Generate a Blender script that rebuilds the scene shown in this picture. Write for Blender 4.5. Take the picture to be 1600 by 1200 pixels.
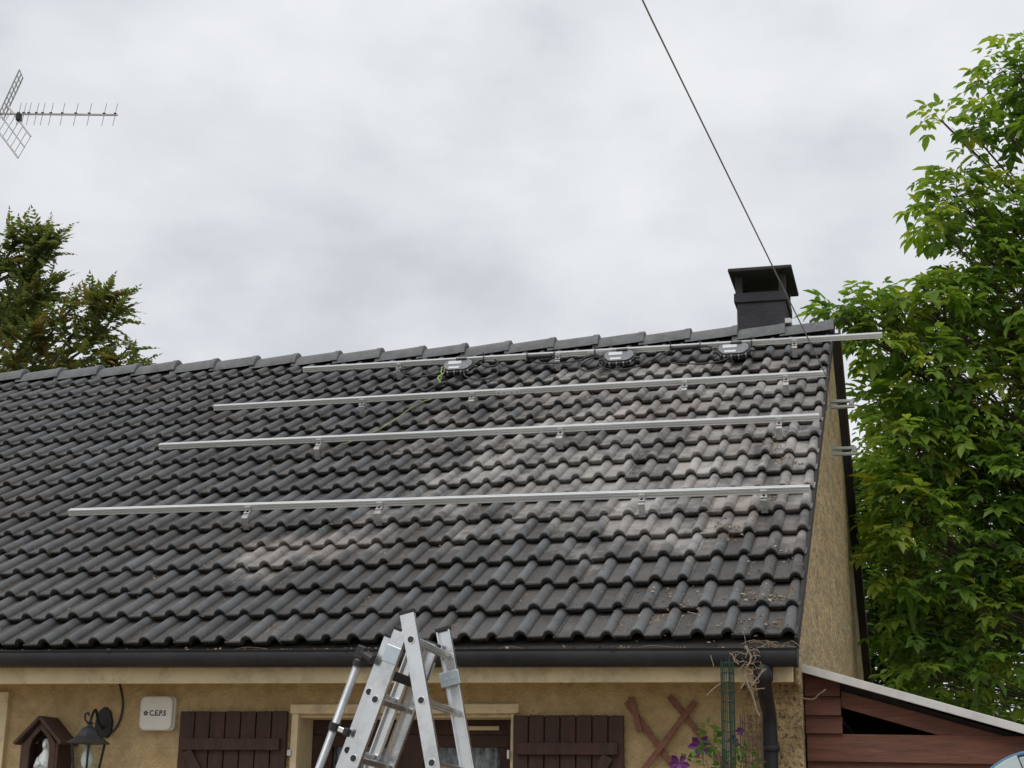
import bpy, math, random
from mathutils import Vector, Matrix, noise
random.seed(7)
S = bpy.context.scene
for o in list(bpy.data.objects): bpy.data.objects.remove(o)
COL = S.collection
R = math.radians
# ------------------------------------------------------------------ camera
cd = bpy.data.cameras.new('camera'); cam = bpy.data.objects.new('camera', cd); COL.objects.link(cam)
cd.sensor_width = 36; cd.lens = 55.7; cd.clip_end = 2000; cd.clip_start = .05
cr = Vector((.96844, .24876, .01534)); cu = Vector((.05255, -.26400, .96309)); cb = Vector((.24363, -.93189, -.26874))
M = Matrix((cr, cu, cb)).transposed().to_4x4(); M.translation = Vector((.6403, -7.8373, -.9549)); cam.matrix_world = M
S.camera = cam
S.render.resolution_x = 1024; S.render.resolution_y = 768
# ------------------------------------------------------------------ world: overcast sky
SUN_EL, SUN_AZ = 57, 198          # azimuth of the sun clockwise from +Y
w = bpy.data.worlds.new('World'); S.world = w; w.use_nodes = True
nt = w.node_tree; nt.nodes.clear()
def N(t, kind, **k):
    n = t.nodes.new(kind)
    for a, b in k.items(): setattr(n, a, b)
    return n
out = N(nt, 'ShaderNodeOutputWorld'); mix = N(nt, 'ShaderNodeMixShader')
bg1 = N(nt, 'ShaderNodeBackground'); bg2 = N(nt, 'ShaderNodeBackground')
sky = N(nt, 'ShaderNodeTexSky', sky_type='NISHITA', sun_disc=False)
sky.sun_elevation = R(SUN_EL); sky.sun_rotation = R(SUN_AZ)
bg1.inputs['Strength'].default_value = .1
nt.links.new(sky.outputs[0], bg1.inputs[0])
tc = N(nt, 'ShaderNodeTexCoord'); mp = N(nt, 'ShaderNodeMapping')
mp.inputs['Scale'].default_value = (1, 1, 1.7); mp.inputs['Location'].default_value = (3.1, .4, 1.7)
nz = N(nt, 'ShaderNodeTexNoise'); nz.inputs['Scale'].default_value = 6.0; nz.inputs['Detail'].default_value = 5; nz.inputs['Roughness'].default_value = .5; nz.inputs['Distortion'].default_value = .1
rp = N(nt, 'ShaderNodeValToRGB'); e = rp.color_ramp.elements
e[0].position = .33; e[0].color = (.610, .640, .688, 1); e[1].position = .66; e[1].color = (.850, .870, .895, 1)
m_ = e.new(.47); m_.color = (.735, .762, .800, 1)
nt.links.new(tc.outputs['Generated'], mp.inputs[0]); nt.links.new(mp.outputs[0], nz.inputs['Vector'])
nt.links.new(nz.outputs['Fac'], rp.inputs[0]); nt.links.new(rp.outputs[0], bg2.inputs[0])
mix.inputs[0].default_value = .985
nt.links.new(bg1.outputs[0], mix.inputs[1]); nt.links.new(bg2.outputs[0], mix.inputs[2]); nt.links.new(mix.outputs[0], out.inputs[0])
sl = bpy.data.lights.new('sun', 'SUN'); sun = bpy.data.objects.new('sun', sl); COL.objects.link(sun)
sl.energy = 1.5; sl.angle = R(38); sl.color = (1, .96, .9)
az = R(SUN_AZ); el = R(SUN_EL)
sd = Vector((math.sin(az) * math.cos(el), math.cos(az) * math.cos(el), math.sin(el)))
sun.rotation_euler = sd.to_track_quat('Z', 'Y').to_euler()
sun.location = (0, -6, 20)
S.view_settings.view_transform = 'Standard'; S.view_settings.look = 'None'
S.view_settings.exposure = 0.0; S.view_settings.gamma = 1
# ------------------------------------------------------------------ materials
def mat(name, col, rough=.7, metal=0, var=.25, scale=8, bump=0, bscale=40, var2=None, fac2=.5, scale2=3, spec=.5, coords='Object', stretch=(1, 1, 1), rvar=0, detail=5):
    m = bpy.data.materials.new(name); m.use_nodes = True; t = m.node_tree
    b = t.nodes['Principled BSDF']; b.inputs['Roughness'].default_value = rough; b.inputs['Metallic'].default_value = metal
    b.inputs['Specular IOR Level'].default_value = spec
    c = N(t, 'ShaderNodeTexCoord'); mpn = N(t, 'ShaderNodeMapping'); mpn.inputs['Scale'].default_value = stretch
    oi = N(t, 'ShaderNodeObjectInfo'); ml = N(t, 'ShaderNodeMath', operation='MULTIPLY'); ml.inputs[1].default_value = 37.
    t.links.new(oi.outputs['Random'], ml.inputs[0]); t.links.new(ml.outputs[0], mpn.inputs['Location'])
    t.links.new(c.outputs[coords], mpn.inputs[0])
    n = N(t, 'ShaderNodeTexNoise'); n.inputs['Scale'].default_value = scale; n.inputs['Detail'].default_value = detail; n.inputs['Roughness'].default_value = .62
    t.links.new(mpn.outputs[0], n.inputs['Vector'])
    r = N(t, 'ShaderNodeValToRGB'); e = r.color_ramp.elements
    e[0].position = .28; e[1].position = .72
    e[0].color = (*[x * (1 - var) for x in col], 1); e[1].color = (*[min(1, x * (1 + var)) for x in col], 1)
    t.links.new(n.outputs['Fac'], r.inputs[0]); last = r.outputs[0]
    if var2:
        n2 = N(t, 'ShaderNodeTexNoise'); n2.inputs['Scale'].default_value = scale2; n2.inputs['Detail'].default_value = 6; n2.inputs['Roughness'].default_value = .7
        t.links.new(mpn.outputs[0], n2.inputs['Vector'])
        r2 = N(t, 'ShaderNodeValToRGB'); r2.color_ramp.elements[0].position = .48; r2.color_ramp.elements[1].position = .66
        r2.color_ramp.elements[1].color = (fac2, fac2, fac2, 1)
        t.links.new(n2.outputs['Fac'], r2.inputs[0])
        mx = N(t, 'ShaderNodeMixRGB'); mx.inputs[2].default_value = (*var2, 1)
        t.links.new(r2.outputs[0], mx.inputs[0]); t.links.new(last, mx.inputs[1]); last = mx.outputs[0]
    t.links.new(last, b.inputs['Base Color'])
    if rvar:
        mr = N(t, 'ShaderNodeMapRange'); mr.inputs[3].default_value = rough - rvar; mr.inputs[4].default_value = rough + rvar
        t.links.new(n.outputs['Fac'], mr.inputs[0]); t.links.new(mr.outputs[0], b.inputs['Roughness'])
    if bump:
        nb = N(t, 'ShaderNodeTexNoise'); nb.inputs['Scale'].default_value = bscale; nb.inputs['Detail'].default_value = 4
        t.links.new(mpn.outputs[0], nb.inputs['Vector'])
        bp = N(t, 'ShaderNodeBump'); bp.inputs['Strength'].default_value = bump; bp.inputs['Distance'].default_value = .02
        t.links.new(nb.outputs['Fac'], bp.inputs['Height']); t.links.new(bp.outputs[0], b.inputs['Normal'])
    return m
def tile_mat():
    m = bpy.data.materials.new('weathered_concrete_tile'); m.use_nodes = True; t = m.node_tree
    b = t.nodes['Principled BSDF']; b.inputs['Roughness'].default_value = .66; b.inputs['Specular IOR Level'].default_value = .42
    L = t.links.new
    oi = N(t, 'ShaderNodeObjectInfo'); sep = N(t, 'ShaderNodeSeparateColor'); L(oi.outputs['Color'], sep.inputs[0])
    c = N(t, 'ShaderNodeTexCoord'); geo = N(t, 'ShaderNodeNewGeometry')
    oxyz = N(t, 'ShaderNodeSeparateXYZ'); L(c.outputs['Object'], oxyz.inputs[0])
    def mrange(v, lo, hi, a, bb):
        x = N(t, 'ShaderNodeMapRange')
        for k_, q in ((0, v), (1, lo), (2, hi), (3, a), (4, bb)):
            if isinstance(q, (int, float)): x.inputs[k_].default_value = q
            else: L(q, x.inputs[k_])
        return x.outputs[0]
    wearb = mrange(oxyz.outputs[0], 0, .30, sep.outputs[0], sep.outputs[2])          # wear measured at the tile's four corners
    weart = mrange(oxyz.outputs[0], 0, .30, sep.outputs[1], oi.outputs['Alpha'])
    wear = mrange(oxyz.outputs[1], 0, .339, wearb, weart)
    # world position so that grime runs on across neighbouring tiles, plus a per-tile shift for fine grain
    off = N(t, 'ShaderNodeVectorMath', operation='MULTIPLY_ADD'); sc = N(t, 'ShaderNodeCombineXYZ')
    for i in range(3): L(oi.outputs['Random'], sc.inputs[i])
    off.inputs[1].default_value = (31, 17, 23); L(sc.outputs[0], off.inputs[0]); L(c.outputs['Object'], off.inputs[2])
    def noi(scale, vec, det=5, ro=.6):
        n = N(t, 'ShaderNodeTexNoise'); n.inputs['Scale'].default_value = scale; n.inputs['Detail'].default_value = det; n.inputs['Roughness'].default_value = ro
        L(vec, n.inputs['Vector']); return n.outputs['Fac']
    def ramp(f, a, bb, ca=(0, 0, 0), cb_=(1, 1, 1)):
        r = N(t, 'ShaderNodeValToRGB'); e = r.color_ramp.elements; e[0].position = a; e[1].position = bb
        e[0].color = (*ca, 1); e[1].color = (*cb_, 1); L(f, r.inputs[0]); return r.outputs[0]
    def mixc(f, a, bb, mode='MIX'):
        x = N(t, 'ShaderNodeMixRGB', blend_type=mode)
        for s, v in ((0, f), (1, a), (2, bb)):
            if isinstance(v, (int, float)): x.inputs[s].default_value = v
            elif isinstance(v, tuple): x.inputs[s].default_value = (*v, 1)
            else: L(v, x.inputs[s])
        return x.outputs[0]
    def mth(op, a, bb=None, clamp=False):
        x = N(t, 'ShaderNodeMath', operation=op); x.use_clamp = clamp
        for s, v in ((0, a), (1, bb)):
            if v is None: continue
            if isinstance(v, (int, float)): x.inputs[s].default_value = v
            else: L(v, x.inputs[s])
        return x.outputs[0]
    ribs = N(t, 'ShaderNodeAttribute', attribute_name='rib').outputs['Fac']
    pan = mixc(ramp(noi(7, off.outputs[0]), .3, .7), (.058, .055, .053), (.112, .105, .099))
    pan = mixc(mth('MULTIPLY', ramp(noi(60, off.outputs[0], 4, .7), .52, .66), .55), pan, (.17, .165, .155))
    pan = mixc(mth('MULTIPLY', ramp(noi(45, off.outputs[0], 4, .7), .56, .70), .5), pan, (.035, .032, .032))
    ribc = mixc(ramp(noi(8, off.outputs[0]), .3, .7), (.098, .105, .114), (.172, .180, .188))
    base = mixc(mth('MULTIPLY', ribs, ramp(noi(5, off.outputs[0]), .25, .6)), pan, ribc)
    base = mixc(mth('MULTIPLY', ramp(noi(75, off.outputs[0], 4, .7), .50, .68), .35), base, (.052, .050, .050))
    base = mixc(mth('MULTIPLY', ramp(noi(30, off.outputs[0], 5, .75), .60, .72), .40), base, (.22, .215, .195))
    base = mixc(ramp(noi(1.3, geo.outputs['Position'], 4), .52, .72), base, (.115, .102, .096))     # brownish bloom in big patches
    # scrubbed pale concrete
    stm = N(t, 'ShaderNodeMapping'); stm.inputs['Scale'].default_value = (1.5, .35, .35); L(geo.outputs['Position'], stm.inputs[0])
    pn = mth('ADD', wear, mth('MULTIPLY', mth('SUBTRACT', noi(9, off.outputs[0], 6, .65), .5), .8))
    pn = mth('ADD', pn, mth('MULTIPLY', mth('SUBTRACT', noi(4.0, stm.outputs[0], 5, .6), .5), 1.3))
    pf = ramp(pn, .34, .66)
    pale = mixc(ramp(noi(5, off.outputs[0]), .3, .7), (.30, .283, .266), (.52, .49, .46))
    pale = mixc(mth('MULTIPLY', ramp(noi(1.1, geo.outputs['Position'], 3), .5, .66), .6), pale, (.36, .30, .268))
    base = mixc(mth('MULTIPLY', mth('MULTIPLY', pf, mth('ADD', wear, .25, True)), .92), base, pale)
    # black algae blotches
    base = mixc(mth('MULTIPLY', ramp(noi(16, off.outputs[0], 6, .7), .56, .74), .6), base, (.045, .043, .043))
    # rust brown moss
    base = mixc(mth('MULTIPLY', ramp(noi(4.5, geo.outputs['Position'], 6, .75), .64, .74), .55), base, (.12, .07, .045))
    # lichen dots
    v = N(t, 'ShaderNodeTexVoronoi', feature='DISTANCE_TO_EDGE' if False else 'F1'); v.inputs['Scale'].default_value = 95; L(off.outputs[0], v.inputs['Vector'])
    dots = mth('MULTIPLY', ramp(v.outputs['Distance'], .16, .26, (1, 1, 1), (0, 0, 0)), ramp(noi(6, off.outputs[0], 3), .56, .66))
    base = mixc(mth('MULTIPLY', dots, .75), base, (.34, .33, .28))
    tv = N(t, 'ShaderNodeMapRange'); tv.inputs[3].default_value = .70; tv.inputs[4].default_value = 1.10; L(oi.outputs['Random'], tv.inputs[0])
    cmb = N(t, 'ShaderNodeCombineColor')
    for i in range(3): L(tv.outputs[0], cmb.inputs[i])
    base = mixc(1.0, base, cmb.outputs[0], 'MULTIPLY')
    L(base, b.inputs['Base Color'])
    bp = N(t, 'ShaderNodeBump'); bp.inputs['Strength'].default_value = .6; bp.inputs['Distance'].default_value = .008
    L(noi(120, off.outputs[0], 3), bp.inputs['Height']); L(bp.outputs[0], b.inputs['Normal'])
    return m
def leaf_mat(name, stops, rough=.45, trans=.35):
    m = bpy.data.materials.new(name); m.use_nodes = True; t = m.node_tree; b = t.nodes['Principled BSDF']; L = t.links.new
    a = N(t, 'ShaderNodeAttribute', attribute_name='tint'); r = N(t, 'ShaderNodeValToRGB'); e = r.color_ramp.elements
    for i, (p, c) in enumerate(stops):
        q = e[i] if i < 2 else e.new(p)
        q.position = p; q.color = (*c, 1)
    L(a.outputs['Fac'], r.inputs[0]); L(r.outputs[0], b.inputs['Base Color']); b.inputs['Roughness'].default_value = rough
    b.inputs['Specular IOR Level'].default_value = .4
    tr = N(t, 'ShaderNodeBsdfTranslucent'); g = N(t, 'ShaderNodeMixRGB', blend_type='MULTIPLY'); g.inputs[0].default_value = 1; g.inputs[2].default_value = (1.5, 1.45, .6, 1)
    L(r.outputs[0], g.inputs[1]); L(g.outputs[0], tr.inputs[0])
    mx = N(t, 'ShaderNodeMixShader'); mx.inputs[0].default_value = trans
    L(b.outputs[0], mx.inputs[1]); L(tr.outputs[0], mx.inputs[2]); L(mx.outputs[0], t.nodes['Material Output'].inputs[0])
    return m
MT = {
 'tile': tile_mat(),
 'ridge': mat('ridge_concrete', (.125, .130, .138), .7, var=.3, scale=9, bump=.3, bscale=120, var2=(.20, .195, .17), fac2=.5, scale2=14),
 'batten': mat('underlay_and_shade', (.03, .026, .024), .9),  # dark underlay; the shed's painted shade uses it too
 'render': mat('ochre_roughcast', (.54, .40, .215), .92, var=.22, scale=14, bump=.9, bscale=70, var2=(.40, .275, .13), fac2=.6, scale2=4),
 'gable': mat('lichened_ochre_roughcast', (.47, .345, .18), .93, var=.4, scale=11, bump=1.0, bscale=70, var2=(.075, .058, .044), fac2=1.0, scale2=40, stretch=(1, .22, 1)),
 'cream': mat('cream_paint', (.70, .58, .37), .6, var=.12, scale=3, var2=(.33, .26, .17), fac2=.55, scale2=9, stretch=(1, 1, 1)),
 'creamwall': mat('cream_reveal_render', (.62, .52, .34), .85, var=.12, scale=9, bump=.3),
 'gutter': mat('anthracite_pvc', (.022, .023, .027), .48, var=.25, scale=6, var2=(.036, .035, .036), fac2=.6, scale2=5, rvar=.08, spec=.3),
 'brown': mat('dark_red_brown_stain', (.050, .018, .012), .65, var=.35, scale=5, stretch=(6, 6, .8), bump=.35, bscale=30, var2=(.028, .012, .010), fac2=.7, scale2=3),
 'shed': mat('red_brown_shed_stain', (.118, .045, .027), .8, var=.45, scale=6, stretch=(.8, 4, 7), bump=.3, bscale=25, var2=(.11, .045, .032), fac2=.7, scale2=4),
 'shedend': mat('red_brown_short_board', (.108, .041, .025), .8, var=.45, scale=6, stretch=(.8, 4, 7), bump=.3, bscale=25, var2=(.10, .04, .03), fac2=.7, scale2=4),
 'trellis': mat('faded_red_lath', (.20, .085, .055), .8, var=.3, scale=12, stretch=(3, 3, 3)),
 'alu': mat('aluminium', (.78, .785, .79), .40, .5, var=.03, scale=3, rvar=.05),
 'aluL': mat('ladder_aluminium', (.73, .735, .745), .27, .92, var=.1, scale=9, rvar=.1, var2=(.38, .37, .36), fac2=.5, scale2=5),
 'tubegrey': mat('dull_grey_tube', (.42, .44, .45), .42, .6, var=.2, scale=10, rvar=.08), 'steel': mat('zinc_plate', (.68, .69, .69), .42, .85, var=.12, scale=18, rvar=.08),
 'hookstrap': mat('dull_steel_strap', (.46, .46, .455), .5, .8, var=.25, scale=24, rvar=.08),
 'reflectzinc': mat('zinc_hinge_blue_reflection', (.52, .59, .63), .42, .75, var=.12, scale=20),  # galvanised plate, with the blue of its reflection put into the colour
 'black': mat('black_plastic', (.018, .018, .02), .5, var=.3, scale=20),
 'blackcable': mat('black_cable', (.02, .02, .021), .45, var=.2),
 'servicecable': mat('grey_service_cable', (.19, .185, .165), .6, var=.2),
 'greycast': mat('grey_cast_housing', (.20, .205, .215), .5, .4, var=.15, scale=30),
 'white': mat('white_label', (.62, .62, .64), .55, var=.04),
 'offwhite': mat('offwhite_plastic', (.72, .71, .66), .42, var=.05, scale=4, var2=(.5, .48, .42), fac2=.3, scale2=6),
 'ink': mat('dark_ink', (.03, .03, .035), .6, var=0),
 'chim': mat('dark_chimney_render', (.034, .034, .040), .85, var=.3, scale=5, bump=.4, bscale=60),
 'chimcap': mat('dark_slab', (.032, .028, .028), .8, var=.3, scale=7, bump=.3),
 'iron': mat('black_iron', (.022, .02, .022), .5, .3, var=.3, scale=15),
 'lantern_top': mat('weathered_iron_hood', (.055, .056, .065), .45, .5, var=.3, scale=15),
 'statue': mat('white_glazed_plaster', (.74, .77, .78), .4, var=.06), 'statueblue': mat('pale_blue_glaze', (.42, .56, .66), .4, var=.08),
 'sheet': mat('grey_sheet_edge', (.56, .55, .54), .6, var=.1, scale=4, var2=(.34, .33, .31), fac2=.4, scale2=10),
 'greenwire': mat('green_coated_wire', (.012, .04, .026), .5, var=.25), 'rustwire': mat('rusty_wire', (.10, .06, .04), .7, var=.3),
 'vine': mat('dry_vine', (.27, .205, .15), .85, var=.35, scale=30), 'litter': mat('dead_leaf', (.17, .115, .07), .85, var=.5, scale=10),
 'litter2': mat('pale_dry_leaf', (.33, .28, .20), .8, var=.3, scale=10),
 'dirt': mat('gutter_silt', (.05, .04, .032), .95, var=.5, scale=30, bump=.8, bscale=50),
 'bark': mat('grey_brown_bark', (.10, .078, .058), .9, var=.4, scale=12, bump=.6, bscale=30, stretch=(3, 3, .6)),
 'earthy': mat('yellow_green_wire', (.27, .28, .10), .5, var=.15, scale=30), 'earthg': mat('green_yellow_wire', (.30, .52, .10), .5, var=.25, scale=60),
 'bluep': mat('blue_plastic', (.05, .15, .26), .45, var=.2), 'palep': mat('pale_weathered_plastic', (.43, .51, .53), .5, var=.2, scale=6),
 'purple': mat('purple_petal', (.11, .012, .13), .6, var=.3, scale=20), 'lace': mat('lace_curtain', (.42, .42, .46), .9, var=.5, scale=28, detail=2),
 'interior': mat('dim_room_plaster', (.16, .14, .12), .9), 'warm_bounce': mat('warm_bounce_gravel', (.36, .29, .21), .95, var=.3, scale=40, bump=.6), 'grass': mat('lawn', (.07, .11, .035), .95, var=.4, scale=2),
 'wood_old': mat('grey_brown_old_wood', (.062, .032, .024), .8, var=.35, scale=6, stretch=(5, 5, 1)),
 'barge': mat('dark_barge_stain', (.045, .026, .02), .8, var=.3), 'zincbr': mat('galvanised_bracket', (.36, .37, .36), .55, .5, var=.2, scale=14),
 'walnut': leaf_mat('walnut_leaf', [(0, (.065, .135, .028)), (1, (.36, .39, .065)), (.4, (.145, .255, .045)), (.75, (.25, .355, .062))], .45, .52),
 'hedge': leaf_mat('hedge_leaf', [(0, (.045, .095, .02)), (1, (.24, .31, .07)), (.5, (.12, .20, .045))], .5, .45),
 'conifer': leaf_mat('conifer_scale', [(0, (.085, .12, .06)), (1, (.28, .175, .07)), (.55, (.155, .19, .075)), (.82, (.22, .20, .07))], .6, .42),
 'clem': leaf_mat('clematis_leaf', [(0, (.06, .15, .03)), (1, (.16, .28, .05))]),
}
g_ = bpy.data.materials.new('window_glass'); g_.use_nodes = True; gb = g_.node_tree.nodes['Principled BSDF']
gb.inputs['Base Color'].default_value = (.9, .95, .95, 1); gb.inputs['Roughness'].default_value = .03; gb.inputs['Transmission Weight'].default_value = 1; gb.inputs['IOR'].default_value = 1.12
MT['glass'] = g_
g2 = bpy.data.materials.new('frosted_bulb'); g2.use_nodes = True; gb = g2.node_tree.nodes['Principled BSDF']
gb.inputs['Base Color'].default_value = (.8, .82, .8, 1); gb.inputs['Roughness'].default_value = .3; MT['bulb'] = g2
# ------------------------------------------------------------------ mesh helpers
V = Vector
class MB:
    def __init__(s): s.v = []; s.f = []; s.t = []
    def add(s, vs, fs):
        o = len(s.v); s.v += [tuple(x) for x in vs]; s.f += [tuple(i + o for i in f) for f in fs]; return s
    def box(s, a, b):
        x0, y0, z0 = a; x1, y1, z1 = b
        return s.add([(x0, y0, z0), (x1, y0, z0), (x1, y1, z0), (x0, y1, z0), (x0, y0, z1), (x1, y0, z1), (x1, y1, z1), (x0, y1, z1)],
                     [(0, 3, 2, 1), (4, 5, 6, 7), (0, 1, 5, 4), (1, 2, 6, 5), (2, 3, 7, 6), (3, 0, 4, 7)])
    def obox(s, c, ax, ay, az, hx, hy, hz):
        c = V(c); P = []
        for k in (-1, 1):
            for j, i in ((-1, -1), (-1, 1), (1, 1), (1, -1)): P.append(c + ax * (i * hx) + ay * (j * hy) + az * (k * hz))
        fs = [(0, 3, 2, 1), (4, 5, 6, 7), (0, 1, 5, 4), (1, 2, 6, 5), (2, 3, 7, 6), (3, 0, 4, 7)]
        if ax.cross(ay).dot(az) < 0: fs = [f[::-1] for f in fs]
        return s.add(P, fs)
    def bar(s, p, q, up, wdt, thk):     # plank from p to q; up = direction of thickness
        p = V(p); q = V(q); d = (q - p); l = d.length; d.normalize(); up = (V(up) - d * V(up).dot(d)).normalized()
        return s.obox((p + q) / 2, d, up.cross(d), up, l / 2, wdt / 2, thk / 2)
    def tube(s, pts, r, n=6, cap=True):
        pts = [V(p) for p in pts]; o = len(s.v); k = len(pts); rr = r if isinstance(r, (list, tuple)) else [r] * k
        u = None
        for i, p in enumerate(pts):
            d = (pts[min(i + 1, k - 1)] - pts[max(i - 1, 0)])
            d = d.normalized() if d.length > 1e-9 else V((0, 0, 1))
            if u is None: u = d.orthogonal().normalized()
            else:
                u = u - d * u.dot(d); u = u.normalized() if u.length > 1e-6 else d.orthogonal().normalized()
            b = d.cross(u)
            for j in range(n):
                a = 2 * math.pi * j / n; s.v.append(tuple(p + u * (math.cos(a) * rr[i]) + b * (math.sin(a) * rr[i])))
        for i in range(k - 1):
            for j in range(n):
                a = o + i * n + j; b = o + i * n + (j + 1) % n; s.f.append((a, b, b + n, a + n))
        if cap: s.f.append(tuple(o + j for j in range(n))[::-1]); s.f.append(tuple(o + (k - 1) * n + j for j in range(n)))
        return s
    def lathe(s, c, prof, n=12, axis=None, close=True):
        c = V(c); az = V(axis).normalized() if axis else V((0, 0, 1)); ax = az.orthogonal().normalized(); ay = az.cross(ax); o = len(s.v)
        for r, z in prof:
            for j in range(n):
                a = 2 * math.pi * j / n; s.v.append(tuple(c + az * z + ax * (r * math.cos(a)) + ay * (r * math.sin(a))))
        for i in range(len(prof) - 1):
            for j in range(n):
                a = o + i * n + j; b = o + i * n + (j + 1) % n; s.f.append((a, b, b + n, a + n))
        if close: s.f.append(tuple(o + j for j in range(n))[::-1]); s.f.append(tuple(o + (len(prof) - 1) * n + j for j in range(n)))
        return s
    def prism(s, poly, fn, h):           # poly 2D, fn(u,v,w)->3D, extruded w 0..h
        n = len(poly); A = [fn(u, v, 0) for u, v in poly] + [fn(u, v, h) for u, v in poly]
        return s.add(A, [tuple(range(n))[::-1], tuple(range(n, 2 * n))] + [(i, (i + 1) % n, (i + 1) % n + n, i + n) for i in range(n)])
    def build(s, name, m, parent=None, smooth=False, bevel=0, fix=True):
        me = bpy.data.meshes.new(name); me.from_pydata(s.v, [], s.f)
        if fix and len(s.f) < 20000:
            import bmesh
            bm = bmesh.new(); bm.from_mesh(me); bmesh.ops.recalc_face_normals(bm, faces=bm.faces); bm.to_mesh(me); bm.free()
        me.materials.append(MT[m] if isinstance(m, str) else m)
        if s.t:
            at = me.attributes.new('tint', 'FLOAT', 'FACE'); at.data.foreach_set('value', s.t)
        if smooth: me.polygons.foreach_set('use_smooth', [True] * len(me.polygons))
        o = bpy.data.objects.new(name, me); COL.objects.link(o)
        if parent: par(o, parent)
        if bevel:
            b = o.modifiers.new('bevel', 'BEVEL'); b.width = bevel; b.segments = 2; b.limit_method = 'ANGLE'
        return o
LOC = {}
def wloc(o):
    return LOC.get(o.name, V((0, 0, 0)))
def par(o, p):
    o.parent = p; o.matrix_parent_inverse = Matrix.Translation(wloc(p)).inverted()
def tag(o, label=None, cat=None, group=None, kind=None):
    if label: o['label'] = label
    if cat: o['category'] = cat
    if group: o['group'] = group
    if kind: o['kind'] = kind
    return o
def thing(name, loc, label, cat, group=None):
    o = bpy.data.objects.new(name, None); COL.objects.link(o); o.location = loc; o.empty_display_size = .2; LOC[o.name] = V(loc)
    return tag(o, label, cat, group)
def smoothpath(pts, k=6):
    pts = [V(p) for p in pts]; out = []
    for i in range(len(pts) - 1):
        p0 = pts[max(i - 1, 0)]; p1 = pts[i]; p2 = pts[i + 1]; p3 = pts[min(i + 2, len(pts) - 1)]
        for j in range(k):
            t = j / k; out.append(.5 * ((2 * p1) + (p2 - p0) * t + (2 * p0 - 5 * p1 + 4 * p2 - p3) * t * t + (3 * p1 - p0 - 3 * p2 + p3) * t ** 3))
    out.append(pts[-1]); return out
# ------------------------------------------------------------------ setting
GZ = -2.62
gm = MB(); gm.add([(-300, -300, GZ), (300, -300, GZ), (300, 300, GZ), (-300, 300, GZ)], [(0, 1, 2, 3)])
tag(gm.build('ground', 'grass', fix=False), kind='structure')
tm = MB(); tm.box((-14, -14, GZ - .2), (8, 12, GZ + .03)); tag(tm.build('warm_bounce_slab', 'warm_bounce'), kind='structure')  # unseen gravel slab added to bounce warm light onto the front wall
# ------------------------------------------------------------------ roof frame
PH = R(32); CS, SN = math.cos(PH), math.sin(PH); GA = .3393; RL = 5.78
YR, ZR = RL * CS, RL * SN
XL = -10.6; WX = .03; WY = .35
E_S = V((0, CS, SN)); E_N = V((0, -SN, CS)); E_X = V((1, 0, 0))
def RF(x, s, h=0.): return V((x, 0, 0)) + E_S * s + E_N * h
house = thing('house', (-5, WY, GZ), 'single-storey house with ochre roughcast walls and dark ribbed tile roof', 'house')
# -------- walls
WIN = (-2.665, -1.47, -.40, -1.6)     # x0,x1,ztop,zbottom
wm = MB()
wm.box((XL, WY, GZ), (WIN[0], WY + .3, -.10)); wm.box((WIN[1], WY, GZ), (WX - .3, WY + .3, -.10))
wm.box((WIN[0], WY, WIN[2]), (WIN[1], WY + .3, -.10)); wm.box((WIN[0], WY, GZ), (WIN[1], WY + .3, WIN[3]))
wm.build('front_wall', 'render', house)
YB = 2 * YR - WY
gw = MB()
gw.prism([(WY, GZ), (YB, GZ), (YB, -.16 + WY * SN / CS), (YR, ZR - .16), (WY, -.16 + WY * SN / CS)], lambda u, v, q: V((WX - .3 + q, u, v)), .3)
gw.build('gable_wall', 'gable', house)
MB().box((XL, YB - .3, GZ), (WX - .3, YB, -.1)).build('rear_wall', 'render', house)
MB().prism([(WY, GZ), (YB, GZ), (YB, 0), (YR, ZR - .2), (WY, 0)], lambda u, v, q: V((XL - .002 - q, u, v)), .3).build('far_gable_wall', 'gable', house)
# -------- roof deck (battens and underlay seen in the gaps)
roof = MB()
roof.prism([(-.06, -.14), (RL, -.14), (RL, -.085), (-.06, -.085)], lambda u, v, q: RF(XL + q, u, v), -XL + .028)
def RB(x, s, h=0.): p = RF(x, s, h); return V((p.x, 2 * YR - p.y, p.z))
roof.prism([(-.05, -.14), (RL, -.14), (RL, -.085), (-.05, -.085)], lambda u, v, q: RB(XL + q, u, v), -XL + .085)
roof = roof.build('roof', 'batten', house)
# rear slope covering
rb = MB()
xs = [XL + i * .05 for i in range(int((.10 - XL) / .05) + 1)]
for j in range(17):
    s0 = j * GA; s1 = min(s0 + .40, RL - .02); o = len(rb.v); n = len(xs)
    for s_, hb in ((s0 + .01, -.05), (s0, 0), (s1, -.025)):
        for i, x in enumerate(xs): rb.v.append(tuple(RB(x, s_, hb - (.0 if i % 3 == 1 else .03))))
    for k in range(2):
        for i in range(n - 1): rb.f.append((o + k * n + i, o + k * n + i + 1, o + (k + 1) * n + i + 1, o + (k + 1) * n + i))
rbo = rb.build('rear_tiles', 'tile', house, fix=False); tag(rbo, kind='stuff'); rbo.color = (.1, .1, .1, .1)
MB().prism([(-.06, -.135), (RL, -.135), (RL, -.02), (-.06, -.02)], lambda u, v, q: RB(.0855 + q, u, v), .018).build('rear_barge_board', 'barge', house, bevel=.003)
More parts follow.
